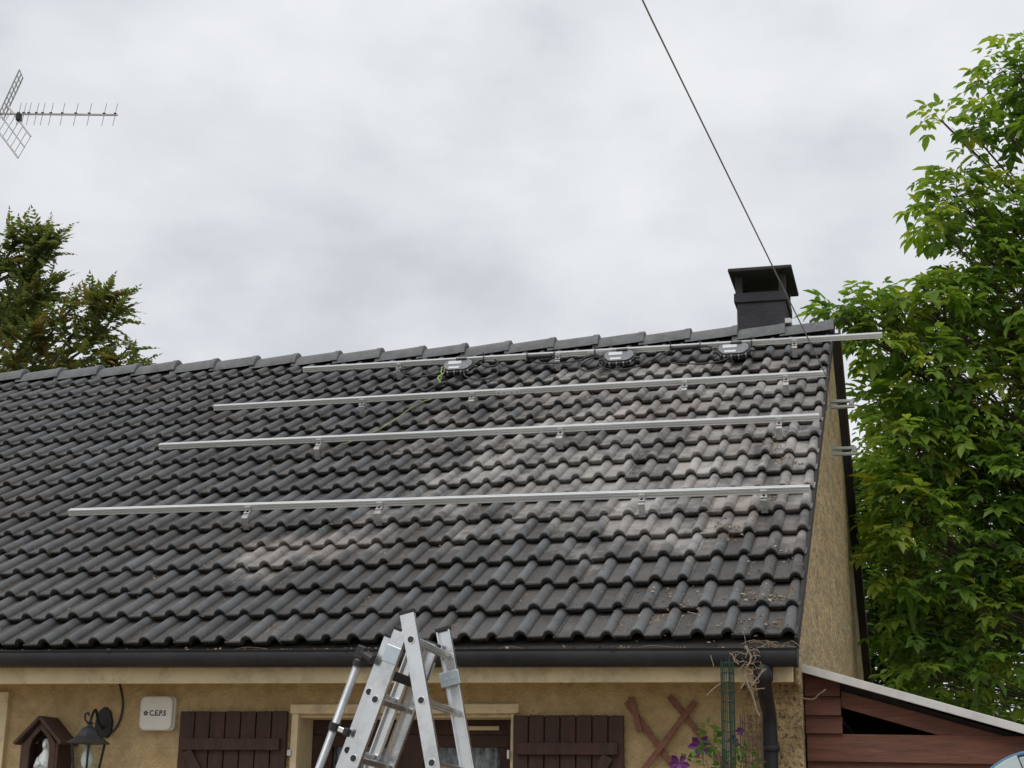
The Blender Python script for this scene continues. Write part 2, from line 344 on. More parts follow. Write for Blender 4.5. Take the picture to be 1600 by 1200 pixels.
# -------- roof tiles
TW = .30; RW = .037; RH = .036
def prof(x):
    z = 0.
    for c in (.11, .26):
        u = abs(x - c) / (RW if c < .2 else RW * .88)
        if u < 1: z = RH * (1 - u ** 2.2) ** .66
        elif u < 1.5: z = max(z, .0025 * (1.5 - u) * 2)
    return z - RH
def tile_mesh(seed, x0=-.018, x1=.302):
    rnd = random.Random(seed)
    xs = [x0, .03, .06]
    for c in (.11, .26):
        xs += [c + RW * (1 if c < .2 else .88) * t for t in (-1.3, -1.0, -.95, -.82, -.55, -.2, .12, .45, .74, .93, 1.0)]
        if c < .2: xs += [c + RW * 1.3, .182]
    xs += [.302]
    xs = [x for x in sorted(set(xs)) if x0 <= x <= x1]
    n = len(xs); vs = []; fs = []
    DR = .043 / GA
    chip = [rnd.uniform(-.0015, .0015) + (rnd.uniform(.003, .008) if rnd.random() < .07 else 0) for _ in xs]
    rows = [(.045, -.037), (.022, -.034), (.001, -.007), (.004, 0.), (.05, 0.), (.2, 0.), (.40, 0.)]
    for ri, (y, dz) in enumerate(rows):
        for i, x in enumerate(xs):
            yy = y + (chip[i] if ri < 4 else 0)
            vs.append((x, yy, prof(x) - DR * max(y, 0) + dz))
    for k in range(len(rows) - 1):
        for i in range(n - 1): fs.append((k * n + i, k * n + i + 1, (k + 1) * n + i + 1, (k + 1) * n + i))
    # lap edge on the right
    o = len(vs)
    for (y, dz) in rows: vs.append((x1 + .001, y, prof(x1) - DR * y - .022))
    for k in range(len(rows) - 1): fs.append((k * n + n - 1, o + k, o + k + 1, (k + 1) * n + n - 1))
    # underside near the nose
    o = len(vs)
    for i, x in enumerate(xs): vs.append((x, .3, prof(x) - DR * .3 - .043))
    for i in range(n - 1): fs.append((o + i, o + i + 1, i + 1, i))
    me = bpy.data.meshes.new('roof_tile'); me.from_pydata(vs, [], fs); me.materials.append(MT['tile'])
    me.polygons.foreach_set('use_smooth', [True] * len(fs))
    rb_ = [min(1, max(0, (prof(v[0]) + RH) / RH * 1.6)) for v in vs]
    me.attributes.new('rib', 'FLOAT', 'POINT').data.foreach_set('value', rb_)
    me.update()
    return me, vs, fs, rb_
TMS = [tile_mesh(s) for s in range(6)]
for me, _, _, _ in TMS:
    try: me.set_sharp_from_angle(angle=R(48))
    except Exception: pass
BL = [(-3.1, 1.25, .30, 1.05), (-2.8, 1.48, .28, .95), (-3.2, .95, .22, .85), (-3.15, 1.55, .2, .5), (-2.34, 2.2, .3, .4), (-2.85, 3.1, .35, .5), (-3.41, 3.33, .25, .35),
      (-1.5, 2.35, .4, .6), (-1.25, 1.15, .3, .65), (-1.13, 1.69, .3, .8), (-.87, 1.46, .35, .75), (-.5, 1.3, .35, .6), (-1.0, 2.15, .4, .75), (-.6, 2.0, .35, .7),
      (-.3, 1.82, .25, .35), (-.8, 2.84, .5, .6), (-.65, 3.5, .5, .65), (-.85, 4.15, .45, .75), (-.45, 4.1, .3, .55), (-1.15, 4.2, .4, .6), (-1.5, 3.75, .5, .6),
      (-2.04, 4.2, .5, .5), (-2.5, 3.9, .4, .55), (-3.1, 3.9, .3, .5), (-1.13, 4.8, .5, .45), (-.3, 4.7, .5, .45), (-.15, 3.3, .4, .35), (-2.0, 3.2, .5, .4), (-1.33, .69, .2, .3), (-2.63, 3.37, .3, .5), (-2, 5.2, .5, .2), (-.1, 2.4, .3, .25)]
def pale(x, s):
    v = .56 * min(1, max(0, (x + 3.5) / 1.3)) * min(1, max(0, (s - .8) / .8))
    for bx, bs, r, a in BL: v = max(v, a * math.exp(-((x - bx) ** 2 + (s - bs) ** 2) / (2 * (r * .8) ** 2)))
    return v
rt = random.Random(3)
stuff = MB(); RIBS = []
TILES = []
NT = 35
for j in range(17):
    for k in range(NT):
        x0 = -.26 - TW * k
        if x0 < XL - .3: continue
        vis = 4.32 + .20 * j          # how far left the frame reaches along this course
        i_par = (-x0 < vis + .35) and j < 15
        dx = rt.uniform(-.003, .003); ds = rt.uniform(-.008, .008); rz = rt.uniform(-.009, .009); ry = rt.uniform(-.009, .009); dh = rt.uniform(0, .005)
        me, vs, fs, rb_ = TMS[rt.randrange(6)]
        Mx = Matrix((E_X, E_S, E_N)).transposed().to_4x4(); Mx.translation = RF(x0 + dx, j * GA + ds, dh)
        Mx = Mx @ Matrix.Rotation(rz, 4, 'Z') @ Matrix.Rotation(ry, 4, 'Y')
        if i_par:
            o = bpy.data.objects.new('roof_tile', me); COL.objects.link(o)
            o.parent = roof; o.matrix_parent_inverse = Matrix.Identity(4); TILES.append((o, Mx))
            o.matrix_basis = Mx
            xc = x0 + .15; sc_ = j * GA + .17
            ju = rt.uniform(-.09, .09); pc_ = [min(1, max(0, pale(a_, b_) + ju * min(1, 3 * pale(a_, b_)))) for a_, b_ in ((x0, j * GA), (x0 + TW, j * GA), (x0, (j + 1) * GA), (x0 + TW, (j + 1) * GA))]
            o.color = (pc_[0], pc_[2], pc_[1], pc_[3])
        else:
            stuff.add([Mx @ V(v) for v in vs], fs); RIBS += rb_
so = stuff.build('upper_roof_tiles', 'tile', house, smooth=True, fix=False); tag(so, kind='stuff'); so.data.attributes.new('rib', 'FLOAT', 'POINT').data.foreach_set('value', RIBS); so.color = (.12, .12, .12, .12)
so.parent = roof; so.matrix_parent_inverse = Matrix.Identity(4)
try: so.data.set_sharp_from_angle(angle=R(48))
except Exception: pass
roof_world = Matrix.Identity(4)
# verge strip (mortar bedding and undercloak along the right edge)
MB().prism([(-.02, -.11), (RL, -.11), (RL, -.046), (-.02, -.046)], lambda u, v, q: RF(.0285 + q, u, v), .018).build('verge_strip', 'batten', house)
# -------- ridge tiles
rp_ = [(-.112, -.080), (-.104, -.050), (-.078, -.006), (-.035, .026), (0, .032), (.035, .026), (.078, -.006), (.104, -.050), (.112, -.080)]
def ridge_mesh(seed):
    rnd = random.Random(seed); vs = []; fs = []; n = len(rp_)
    st = [(-.44, 0, -.026, .97), (-.36, 0, -.020, .98), (-.06, 0, .004, 1), (-.045, .0, .010, 1.03), (-.004, 0, .012, 1.04), (0, 0, .006, 1.02), (0, 0, -.014, .84), (-.03, 0, -.016, .82)]
    for x, _, dz, kf in st:
        for y, z in rp_: vs.append((x, y * kf, z * kf + dz + rnd.uniform(-.001, .001)))
    for k in range(len(st) - 1):
        for i in range(n - 1): fs.append((k * n + i, k * n + i + 1, (k + 1) * n + i + 1, (k + 1) * n + i))
    me = bpy.data.meshes.new('ridge_tile'); me.from_pydata(vs, [], fs); me.materials.append(MT['ridge']); me.polygons.foreach_set('use_smooth', [True] * len(fs))
    try: me.set_sharp_from_angle(angle=R(40))
    except Exception: pass
    return me
RMS = [ridge_mesh(i) for i in range(3)]
for k in range(27):
    o = bpy.data.objects.new('ridge_tile', RMS[k % 3]); COL.objects.link(o); o.parent = roof; o.matrix_parent_inverse = Matrix.Identity(4)
    bow = .028 * math.exp(-((k * .393 - 4.2) / 3.) ** 2)
    o.location = (.055 - k * .393 + rt.uniform(-.006, .006), YR, ZR + .012 + rt.uniform(-.004, .004) - .3 * bow)
    o.rotation_euler = (rt.uniform(-.02, .02), rt.uniform(-.012, .004), rt.uniform(-.008, .008))
# mortar under ridge
MB().prism([(-.10, -.12), (.10, -.12), (0, -.02)], lambda u, v, q: V((XL + q, YR + u, ZR + v)), -XL + .02).build('ridge_mortar', 'batten', house)
# -------- gutter, fascia, downpipe
def gz(x): return -.113 + (x - .015) * (-.0083)
gm = MB(); GX0, GX1 = XL, .04
pg = [(-.083, .004), (-.074, .006), (-.072, -.002), (-.076, -.010), (-.076, -.040), (-.062, -.066), (-.035, -.080), (-.005, -.082), (.025, -.072), (.045, -.045), (.05, .004), (.046, .004), (.040, -.044), (.022, -.067), (-.005, -.077), (-.034, -.075), (-.058, -.062), (-.0715, -.039), (-.0715, -.012), (-.08, -.004)]
stx = [GX0 + (GX1 - GX0) * i / 12 for i in range(13)]; n = len(pg); o0 = len(gm.v)
for x in stx:
    for y, z in pg: gm.v.append((x, y, gz(x) + z))
for k in range(12):
    for i in range(n): gm.f.append((o0 + k * n + i, o0 + k * n + (i + 1) % n, o0 + (k + 1) * n + (i + 1) % n, o0 + (k + 1) * n + i))
gut = gm.build('gutter', 'gutter', house, smooth=True)
try: gut.data.set_sharp_from_angle(angle=R(40))
except Exception: pass
for x in (-3.6, -2.25, -.855): 
    c = MB(); c.box((x - .012, -.086, gz(x) - .004), (x + .012, -.070, gz(x) + .012)); c.build('gutter_clip', 'gutter', gut, bevel=.003)
ec = MB(); ec.prism([(p[0], p[1]) for p in pg[:11]], lambda u, v, q: V((GX1 - .002 + q, u * 1.03, gz(GX1) + v * 1.05)), .007); ec.build('gutter_stop_end', 'gutter', gut)
fz = lambda x: -.259 + (x + .05) * -.0042
MB().add([(XL, .058, fz(XL)), (.012, .058, fz(.012)), (.012, .084, fz(.012)), (XL, .084, fz(XL)), (XL, .058, -.075), (.012, .058, -.075), (.012, .084, -.075), (XL, .084, -.075)],
         [(0, 3, 2, 1), (4, 5, 6, 7), (0, 1, 5, 4), (1, 2, 6, 5), (2, 3, 7, 6), (3, 0, 4, 7)]).build('fascia_board', 'cream', house, bevel=.004)
MB().box((XL, .085, -.17), (.02, WY - .002, -.155)).build('soffit', 'cream', house)
MB().prism([(.10, -.262), (WY, -.262), (WY + .02, -.30), (WY + .02, .05), (.10, -.11)], lambda u, v, q: V((.014 + q, u, v)), .018).build('verge_corbel', 'gable', house, bevel=.006)
dp = MB(); dx_ = -.125
dp.tube(smoothpath([(dx_, -.01, gz(dx_) - .07), (dx_, 0, -.24), (dx_, .10, -.33), (dx_, .22, -.40), (dx_, .26, -.50), (dx_, .265, -.8), (dx_, .265, GZ)], 4), .036, 12)
dpo = dp.build('downpipe', 'gutter', house, smooth=True)
MB().lathe((dx_, -.01, gz(dx_) - .15), [(.046, 0), (.049, .03), (.049, .09)], 14).build('outlet_collar', 'gutter', dpo, smooth=True)
MB().lathe((dx_, .265, -.58), [(.046, 0), (.046, .03)], 14).build('pipe_clip', 'gutter', dpo, smooth=True)
# -------- window
win = MB()
x0, x1, zt, zb = WIN
win.box((x0 - .035, WY - .016, zb), (x0 + .004, WY + .006, zt + .012)); pass
wo = win.build('window', 'cream', house, bevel=.003)
MB().box((x1 - .004, WY - .016, zb), (x1 + .012, WY + .006, zt + .012)).build('trim_board', 'cream', wo, bevel=.003)
MB().box((x0 - .04, WY - .03, zt + .0125), (x1 + .04, WY + .006, zt + .062)).build('lintel_board', 'cream', wo, bevel=.004)
MB().box((x0 + .0005, WY + .002, zb), (x0 + .006, WY + .27, zt - .001)).build('reveal', 'creamwall', wo)
MB().box((x0 + .006, WY + .002, zt - .006), (x1 - .001, WY + .27, zt - .0005)).build('reveal', 'creamwall', wo)
YF = WY + .20
fr = MB(); fr.box((x0 + .006, YF, zt - .085), (x1, YF + .06, zt - .006)); fr.box((x0 + .006, YF, zb), (x0 + .07, YF + .06, zt - .085)); fr.box((x1 - .07, YF, zb), (x1, YF + .06, zt - .085))
xm = (x0 + x1) / 2
fr.box((xm - .06, YF - .01, zb), (xm + .06, YF + .06, zt - .085)); fr.build('window_frame', 'brown', wo, bevel=.004)
MB().box((x1 - .36, YF - .014, zt - .062), (x1 - .12, YF - .002, zt - .040)).build('vent_slot', 'creamwall', wo, bevel=.003)
for a, b in ((x0 + .07, xm - .06), (xm + .06, x1 - .07)):
    s_ = MB(); s_.box((a, YF + .012, zt - .15), (b, YF + .05, zt - .085)); s_.box((a, YF + .012, zb), (a + .05, YF + .05, zt - .15)); s_.box((b - .05, YF + .012, zb), (b, YF + .05, zt - .15)); s_.build('casement', 'brown', wo, bevel=.003)
    MB().box((a + .05, YF + .028, zb), (b - .05, YF + .034, zt - .15)).build('pane', 'glass', wo)
    cu_ = MB(); nx = 40; vs = []
    for i in range(nx + 1):
        xx = a + .02 + (b - a - .04) * i / nx; yy = YF + .10 + .018 * math.sin(i * 1.25) + .008 * math.sin(i * 2.9)
        vs += [(xx, yy, zb), (xx, yy, zt - .13)]
    cu_.add(vs, [(2 * i, 2 * i + 2, 2 * i + 3, 2 * i + 1) for i in range(nx)]); cu_.build('lace_curtain', 'lace', wo, smooth=True, fix=False)
MB().box((XL + .1, 2.8, GZ), (WX - .31, 2.85, -.1)).build('inner_wall', 'interior', house)
# left window trim at frame edge
lt = MB(); lt.box((-4.475, WY - .03, -1.7), (-4.425, WY + .004, -.3155)); lt.box((-5.8, WY - .03, -.3155), (-4.425, WY + .004, -.262)); lt.build('window_trim', 'cream', house, bevel=.003)
# -------- shutters
def shutter(xa, xb, zt, bat_t, bat_b, dirn):
    sh = MB(); yb = WY - .012
    root = MB().box((xa + .004, yb - .016, -1.7), (xb - .004, yb - .006, zt - .006)).build('shutter', 'brown', house)
    n = 7; wd = (xb - xa) / n
    for i in range(n):
        MB().box((xa + i * wd + .003, yb - .034, -1.7), (xa + (i + 1) * wd - .003, yb - .016, zt - random.uniform(0, .003))).build('plank', 'brown', root, bevel=.004)
    MB().box((xa + .025, yb - .060, bat_b), (xb - .03, yb - .034, bat_t)).build('batten', 'brown', root, bevel=.004)
    if dirn > 0: MB().bar((xa + .06, yb - .046, bat_b - .005), (xb - .08, yb - .046, -1.35), (0, -1, 0), .06, .022).build('brace', 'brown', root, bevel=.004)
    else: MB().bar((xb - .08, yb - .046, bat_b - .005), (xa + .06, yb - .046, -1.35), (0, -1, 0), .06, .022).build('brace', 'brown', root, bevel=.004)
    for zz in (bat_t - .032,):
        for i in range(n): MB().lathe((xa + (i + .5) * wd, yb - .060, zz), [(.004, 0), (.003, .002)], 6, axis=(0, -1, 0)).build('screw', 'iron', root)
    return root
sL = shutter(-3.345, -2.712, -.374, -.520, -.583, 1)
sR = shutter(-1.455, -.868, -.398, -.538, -.600, -1)
MB().box((-2.712, WY - .03, -.61), (-2.690, WY - .018, -.578)).build('shutter_stop', 'white', sL, bevel=.003)
MB().box((-1.486, WY - .04, -.62), (-1.474, WY - .02, -.575)).build('shutter_stop', 'white', sR, bevel=.003)
# -------- chimney
CX0, CX1, CY0, CY1 = -.752, -.342, 4.98, 5.50; CT = 3.592
ch = MB(); ch.box((CX0, CY0, ZR - .7), (CX1, CY1, 3.345)); ch = ch.build('chimney', 'chim', house, bevel=.01)
MB().box((CX0 - .022, CY0 - .016, 3.3455), (CX1 + .014, CY1 + .016, 3.430)).build('chimney_collar', 'chim', ch, bevel=.008)
for a, b in ((CX0 - .01, CY0), (CX1 - .055, CY0), (CX0 - .01, CY1 - .055), (CX1 - .055, CY1 - .055)):
    MB().box((a, b, 3.4305), (a + .06, b + .055, CT - .0005)).build('pillar', 'chimcap', ch, bevel=.005)
MB().box((CX0 + .09, CY0 + .15, 3.4305), (CX1 - .09, CY1 - .13, 3.50)).build('flue', 'batten', ch, bevel=.02)
MB().box((CX0 - .058, CY0 - .11, CT), (CX1 + .066, CY1 + .14, CT + .032)).build('chimney_cap', 'chimcap', ch, bevel=.008)
MB().prism([(-.06, -.01), (.05, -.01), (.05, .02), (-.06, .03)], lambda u, v, q: V((CX1 + .001 + q, YR + u * 1.2, ZR + .045 + v)), .05).build('flashing', 'sheet', ch)
# ------------------------------------------------------------------ mounting rails
HOOKX = {}
def rail(p0, p1, jn, hooks, label, splice=None, hr=.052):
    a = RF(p0[0], p0[1], hr); b = RF(p1[0], p1[1], hr)
    root = thing('mounting_rail', a, label, 'rail', 'solar mounting rails on the roof')
    d = (b - a).normalized(); n = (E_N - d * E_N.dot(d)).normalized(); t = d.cross(n); t = -t if t.dot(E_S) > 0 else t   # t points down-slope
    # extruded profile: 34 mm wide (slope), 40 mm high, with grooves on front and top
    P = [(-.017, 0), (.017, 0), (.017, .009), (.006, .010), (.006, .017), (.017, .018), (.017, .027), (.012, .0275), (.012, .0305), (.019, .031), (.019, .040), (.006, .040), (.006, .034), (-.006, .034), (-.006, .040), (-.017, .040)]
    m = MB(); L = (b - a).length
    m.prism(P, lambda u, v, q: a + d * q + t * u + n * v, L)
    m.build('extrusion', 'alu', root)
    for x in hooks:
        f = (x - p0[0]) / (p1[0] - p0[0]); s = p0[1] + (p1[1] - p0[1]) * f; sn = jn * GA
        # hook: strap out of the lap under the tile nose, up, and back to the rail
        path = [(sn + .06, -.054), (sn - .004, -.056), (sn - .016, -.050), (sn - .018, -.02), (sn - .016, .030), (sn - .008, .040), (s - .03, .044), (s + .012, .045)]
        h = MB(); wd = .020; th = .006; o0 = len(h.v)
        for i, (ss, hh) in enumerate(path):
            q0 = path[max(i - 1, 0)]; q1 = path[min(i + 1, len(path) - 1)]; ds, dh = q1[0] - q0[0], q1[1] - q0[1]; l = math.hypot(ds, dh); ns, nh = -dh / l, ds / l
            for sx in (-wd, wd):
                for k in (0, th): h.v.append(tuple(RF(x + sx, ss + ns * k * -1, hh + nh * k * -1)))
        for i in range(len(path) - 1):
            b0 = o0 + i * 4
            for a_, c_ in ((0, 2), (3, 1), (1, 0), (2, 3)): h.f.append((b0 + a_, b0 + c_, b0 + c_ + 4, b0 + a_ + 4))
        h.f.append((o0, o0 + 1, o0 + 3, o0 + 2)); e_ = o0 + (len(path) - 1) * 4; h.f.append((e_, e_ + 2, e_ + 3, e_ + 1))
        ho = h.build('roof_hook', 'hookstrap', root)
        pl = MB(); c = RF(x, s - .026, .060); pl.obox(c, E_X, E_S, E_N, .021, .004, .022); pl.obox(RF(x, s - .040, .0475), E_X, E_S, E_N, .021, .017, .003)
        pl.build('clamp_plate', 'steel', ho, bevel=.002)
        MB().lathe(RF(x, s - .040, .0505), [(.008, 0), (.008, .007)], 6, axis=E_N).build('bolt', 'iron', ho)
    if splice:
        f = (splice - p0[0]) / (p1[0] - p0[0]); s = p0[1] + (p1[1] - p0[1]) * f
        c = a + d * (splice - p0[0]) + t * .0195 + n * .017
        sp = MB(); sp.obox(c, d, t, n, .10, .0022, .0155); sp = sp.build('splice_plate', 'alu', root)
        for k in (-.075, -.03, .03, .075): MB().lathe(c + d * k + t * .002, [(.007, 0), (.007, .006)], 6, axis=t).build('bolt', 'hookstrap', sp)
    return root
rail((-4.827, 1.795), (.036, 1.735), 5, (-3.533, -2.636, -.964, -.234), 'lowest aluminium mounting rail on the roof, nearest the gutter')
rail((-4.802, 3.148), (.038, 3.115), 9, (-3.527, -1.734, -.229), 'second aluminium mounting rail up from the gutter, ending at the verge')
rail((-4.769, 4.102), (.044, 4.148), 12, (-3.515, -2.626, -.986, -.241), 'third aluminium mounting rail up from the gutter, bolted joint near its middle', splice=-2.34)
rail((-4.38, 5.125), (.444, 5.145), 15, (-3.517, -2.15, -.232), 'topmost aluminium mounting rail just below the ridge, overhanging the gable', splice=-1.80)
# ------------------------------------------------------------------ micro inverters
def inverter(x, s, label, yaw):
    root = thing('microinverter', RF(x, s, .03), label, 'inverter', 'microinverters hung on the top rail')
    tl = R(16); ax = E_X * math.cos(yaw) + E_S * math.sin(yaw); es = (E_S * math.cos(yaw) - E_X * math.sin(yaw))
    ay = es * math.cos(tl) + E_N * math.sin(tl); az = ax.cross(ay); c = RF(x, s, .055)
    fn = lambda u, v, q: c + ax * u + ay * v + az * q
    oct_ = [(-.135, -.02), (-.135, .045), (-.10, .085), (.10, .085), (.135, .045), (.135, -.02), (.10, -.075), (.075, -.09), (-.075, -.09), (-.10, -.075)]
    MB().prism(oct_, lambda u, v, q: fn(u, v, q - .028), .028).build('housing', 'black', root, bevel=.005)
    MB().prism([(u * .88, v * .84 + .006) for u, v in oct_], lambda u, v, q: fn(u, v, q + .0005), .012).build('top_cover', 'greycast', root, bevel=.004)
    for k in range(8):
        u = -.098 + k * .028
        MB().obox(fn(u, -.097 + (.012 if k in (0, 7) else 0), -.010), ax, ay, az, .006, .014, .017).build('cooling_fin', 'greycast' if k % 2 else 'black', root, bevel=.002)
    MB().obox(fn(-.03, .035, .0135), ax, ay, az, .055, .022, .0008).build('label_sticker', 'white', root)
    MB().obox(fn(-.025, -.042, .0135), ax, ay, az, .045, .015, .0008).build('label_sticker', 'white', root)
    MB().obox(fn(.02, .074, .020), ax, ay, az, .045, .012, .006).build('mounting_bracket', 'black', root, bevel=.002)
    for sx in (-1, 1): MB().tube([fn(sx * .12, 0, -.012), fn(sx * .165, -.01, -.014)], .011, 8).build('connector', 'black', root)
inverter(-2.98, 5.02, 'grey microinverter with green and yellow wires dangling at its left end', R(2))
inverter(-1.624, 5.01, 'grey microinverter on the top rail, middle one of three', R(3))
inverter(-.705, 5.03, 'grey microinverter on the top rail below the chimney', R(2))
def wire(name, pts, r, m, label, cat, h=None, n=6, group=None):
    P = [RF(p[0], p[1], p[2] if len(p) > 2 else h) for p in pts]
    o = MB().tube(smoothpath(P, 6), r, n).build(name, m, smooth=True)
    return tag(o, label, cat, group)
GC = 'black cables looped under the top rail'
wire('cable', [(-3.05, 5.0, .05), (-3.15, 4.93, .02), (-3.31, 4.90, .012), (-3.45, 4.98, .015), (-3.42, 5.08, .03), (-3.36, 5.15, .04), (-3.24, 5.12, .05), (-3.1, 5.16, .06)], .0065, 'blackcable', 'black cable loop between left microinverter and nearest hook on its left', 'cable', group=GC)
wire('cable', [(-3.24, 5.15, .06), (-3.26, 5.04, .02), (-3.25, 4.96, .02), (-3.20, 4.90, .015)], .005, 'blackcable', 'short black cable dropping from top rail left of the left microinverter', 'cable', group=GC)
wire('cable', [(-3.50, 5.07, .03), (-3.36, 5.13, .05), (-3.2, 5.19, .06), (-3.05, 5.2, .06)], .010, 'blackcable', 'thick black cable taped under the left end of the top rail', 'cable', group=GC)
wire('cable', [(-2.85, 5.01, .05), (-2.82, 5.10, .06), (-2.76, 5.17, .07), (-2.69, 5.13, .06), (-2.63, 5.02, .03), (-2.61, 4.87, .015), (-2.64, 4.75, .012), (-2.74, 4.71, .012), (-2.86, 4.80, .02), (-2.9, 4.9, .03)], .0065, 'blackcable', 'large black cable loop hanging right of the left microinverter', 'cable', group=GC)
wire('cable', [(-2.80, 5.11, .06), (-2.74, 5.14, .055), (-2.67, 5.12, .05), (-2.66, 5.04, .035), (-2.74, 5.02, .035), (-2.80, 5.08, .05)], .009, 'blackcable', 'tight black cable coil tied to the rail beside the left microinverter', 'cable', group=GC)
wire('cable', [(-2.63, 5.06, .04), (-2.52, 4.99, .02), (-2.43, 5.04, .03), (-2.40, 5.09, .05), (-2.30, 5.06, .03), (-2.1, 5.04, .025), (-1.95, 5.08, .03), (-1.86, 5.1, .05)], .006, 'blackcable', 'long black cable running between left and middle microinverters', 'cable', group=GC)
wire('cable_connector', [(-2.40, 5.09, .075), (-2.19, 5.09, .075)], .020, 'black', 'thick black connector strapped to top rail left of the middle microinverter', 'connector', n=10, group='connectors on the top rail')
wire('cable', [(-1.76, 5.02, .05), (-1.84, 5.10, .06), (-1.93, 5.06, .04), (-1.955, 4.93, .02), (-1.87, 4.80, .012), (-1.78, 4.83, .015), (-1.75, 4.97, .03), (-1.82, 5.07, .05), (-1.90, 5.03, .03), (-1.93, 4.90, .02), (-1.85, 4.78, .015), (-1.76, 4.84, .02)], .0065, 'blackcable', 'double black cable loop left of the middle microinverter', 'cable', group=GC)
wire('cable', [(-1.78, 4.92, .03), (-1.70, 4.82, .012), (-1.58, 4.78, .012), (-1.45, 4.83, .015), (-1.36, 4.98, .02), (-1.28, 5.08, .04), (-1.20, 5.10, .06)], .0065, 'blackcable', 'black cable sweeping under the middle microinverter up to the rail', 'cable', group=GC)
wire('cable_connector', [(-1.21, 5.10, .075), (-.99, 5.105, .075)], .018, 'black', 'thick black connector strapped to top rail right of the middle microinverter', 'connector', n=10, group='connectors on the top rail')
wire('cable', [(-1.23, 5.08, .06), (-1.25, 4.99, .03), (-1.20, 4.90, .015), (-1.08, 4.84, .012), (-.9, 4.82, .012), (-.78, 4.86, .015), (-.72, 4.93, .03)], .0055, 'blackcable', 'black cable lying on tiles below the right microinverter', 'cable', group=GC)
wire('cable', [(-.99, 5.10, .07), (-.92, 5.12, .07), (-.86, 5.06, .05), (-.84, 5.03, .05)], .007, 'blackcable', 'short black cable into the left side of the right microinverter', 'cable', group=GC)
for x, wh in ((-2.78, 'just right of the left microinverter'), (-2.41, 'at the left end of the left connector'), (-2.18, 'at the right end of the left connector'), (-1.84, 'just left of the middle microinverter'), (-1.22, 'at the left end of the right connector'), (-.98, 'at the right end of the right connector'), (-.57, 'just right of the right microinverter')): 
    wire('cable_tie', [(x, 5.105, .045), (x + .003, 5.113, .1), (x, 5.15, .101), (x + .001, 5.112, .13)], .004, 'black', 'small black cable tie on top rail ' + wh, 'cable tie', group='cable ties on the top rail', n=5)
wire('conduit', [(-3.30, 4.34, -.02), (-3.22, 4.42, .01), (-3.16, 4.46, .035), (-3.11, 4.44, .02), (-3.08, 4.47, .02), (-3.02, 4.56, .035), (-2.96, 4.60, .03), (-2.90, 4.66, -.02)], .014, 'black', 'black ribbed conduit poking out between tiles under the left microinverter', 'conduit', n=10)
wire('earth_wire', [(-3.11, 5.0, .06), (-3.10, 4.92, .03), (-3.07, 4.87, .035), (-3.09, 4.78, .03), (-3.06, 4.72, .02), (-3.03, 4.64, .03), (-3.02, 4.60, .035)], .0045, 'earthg', 'green and yellow earth wire hanging from the left microinverter', 'wire')
wire('earth_wire', [(-3.085, 5.0, .06), (-3.075, 4.9, .03), (-3.10, 4.83, .03), (-3.06, 4.78, .03), (-3.045, 4.66, .03), (-3.04, 4.60, .03)], .0035, 'earthy', 'thin yellow wire hanging beside the green one at left microinverter', 'wire')
wire('earth_wire', [(-3.02, 4.30, -.01), (-3.05, 4.16, .012), (-3.10, 4.0, .012), (-3.13, 3.78, .012), (-3.17, 3.62, .008), (-3.22, 3.46, .01), (-3.28, 3.32, .01), (-3.36, 3.15, .02)], .0045, 'earthy', 'yellow wire lying across the tiles between second and third rails', 'wire')
# ------------------------------------------------------------------ service cable to the verge
A_ = V((.06, 3.40, 2.20)); B_ = V((-2.55, -16., 6.4))
Bd = V((-.5245, -1., 2.92))
pts = []
for i in range(41):
    t = i / 40 * 4.3
    p = A_ + (Bd - A_) * t; p.z += .035 * (t - .5) ** 2 * (1 if t > 1 else .0)
    pts.append(p)
pts = [V((.036, 3.55, 2.0)), V((.052, 3.46, 2.10))] + pts
tag(MB().tube(pts, .0046, 8).build('service_cable', 'servicecable', smooth=True), 'grey overhead cable slanting down from the sky to the roof verge', 'cable')
# ------------------------------------------------------------------ brackets on the gable
for (y, z, lab) in ((4.21, 2.215, 'upper galvanised bracket sticking out from the gable wall'), (4.22, 1.845, 'lower galvanised bracket sticking out from the gable wall')):
    rt_ = thing('wall_bracket', (WX, y, z), lab, 'bracket', 'brackets on the gable wall')
    for dz in (.022, -.022): MB().box((WX + .006, y - .02, z + dz - .010), (WX + .185, y + .02, z + dz + .010)).build('arm', 'zincbr', rt_, bevel=.002)
    MB().box((WX, y - .035, z - .06), (WX + .006, y + .035, z + .06)).build('wall_plate', 'zincbr', rt_)
    MB().box((WX + .15, y - .024, z - .012), (WX + .178, y + .024, z + .012)).build('clamp', 'zincbr', rt_, bevel=.002)
# ------------------------------------------------------------------ antenna
an = thing('television_antenna', (-8.28, YR + .02, ZR), 'rooftop television antenna with long toothed boom and grid reflector', 'antenna')
MB().tube([(-8.28, YR + .02, ZR - .1), (-8.28, YR + .02, 6.15)], .022, 10).build('mast', 'zincbr', an, smooth=True)
b0 = V((-8.32, 5., 5.885)); b1 = V((-6.765, 5., 5.712)); bd = (b1 - b0).normalized()
MB().bar(b0, b1, (0, 0, 1), .016, .016).build('boom', 'zincbr', an)
eld = V((.13, .0, .99)).normalized()
for u in (30, 38, 46, 58, 68, 81, 99, 120, 141, 164, 181):
    c = b0 + bd * ((u - 0) / 183 * 1.31 + .245)
    q = MB(); q.tube([c - eld * .118, c + eld * .122], .0034, 5); q.build('director', 'zincbr', an)
    MB().obox(c + V((0, 0, .012)), bd, bd.cross(V((0, 0, 1))), V((0, 0, 1)), .012, .010, .008).build('clip', 'iron', an)
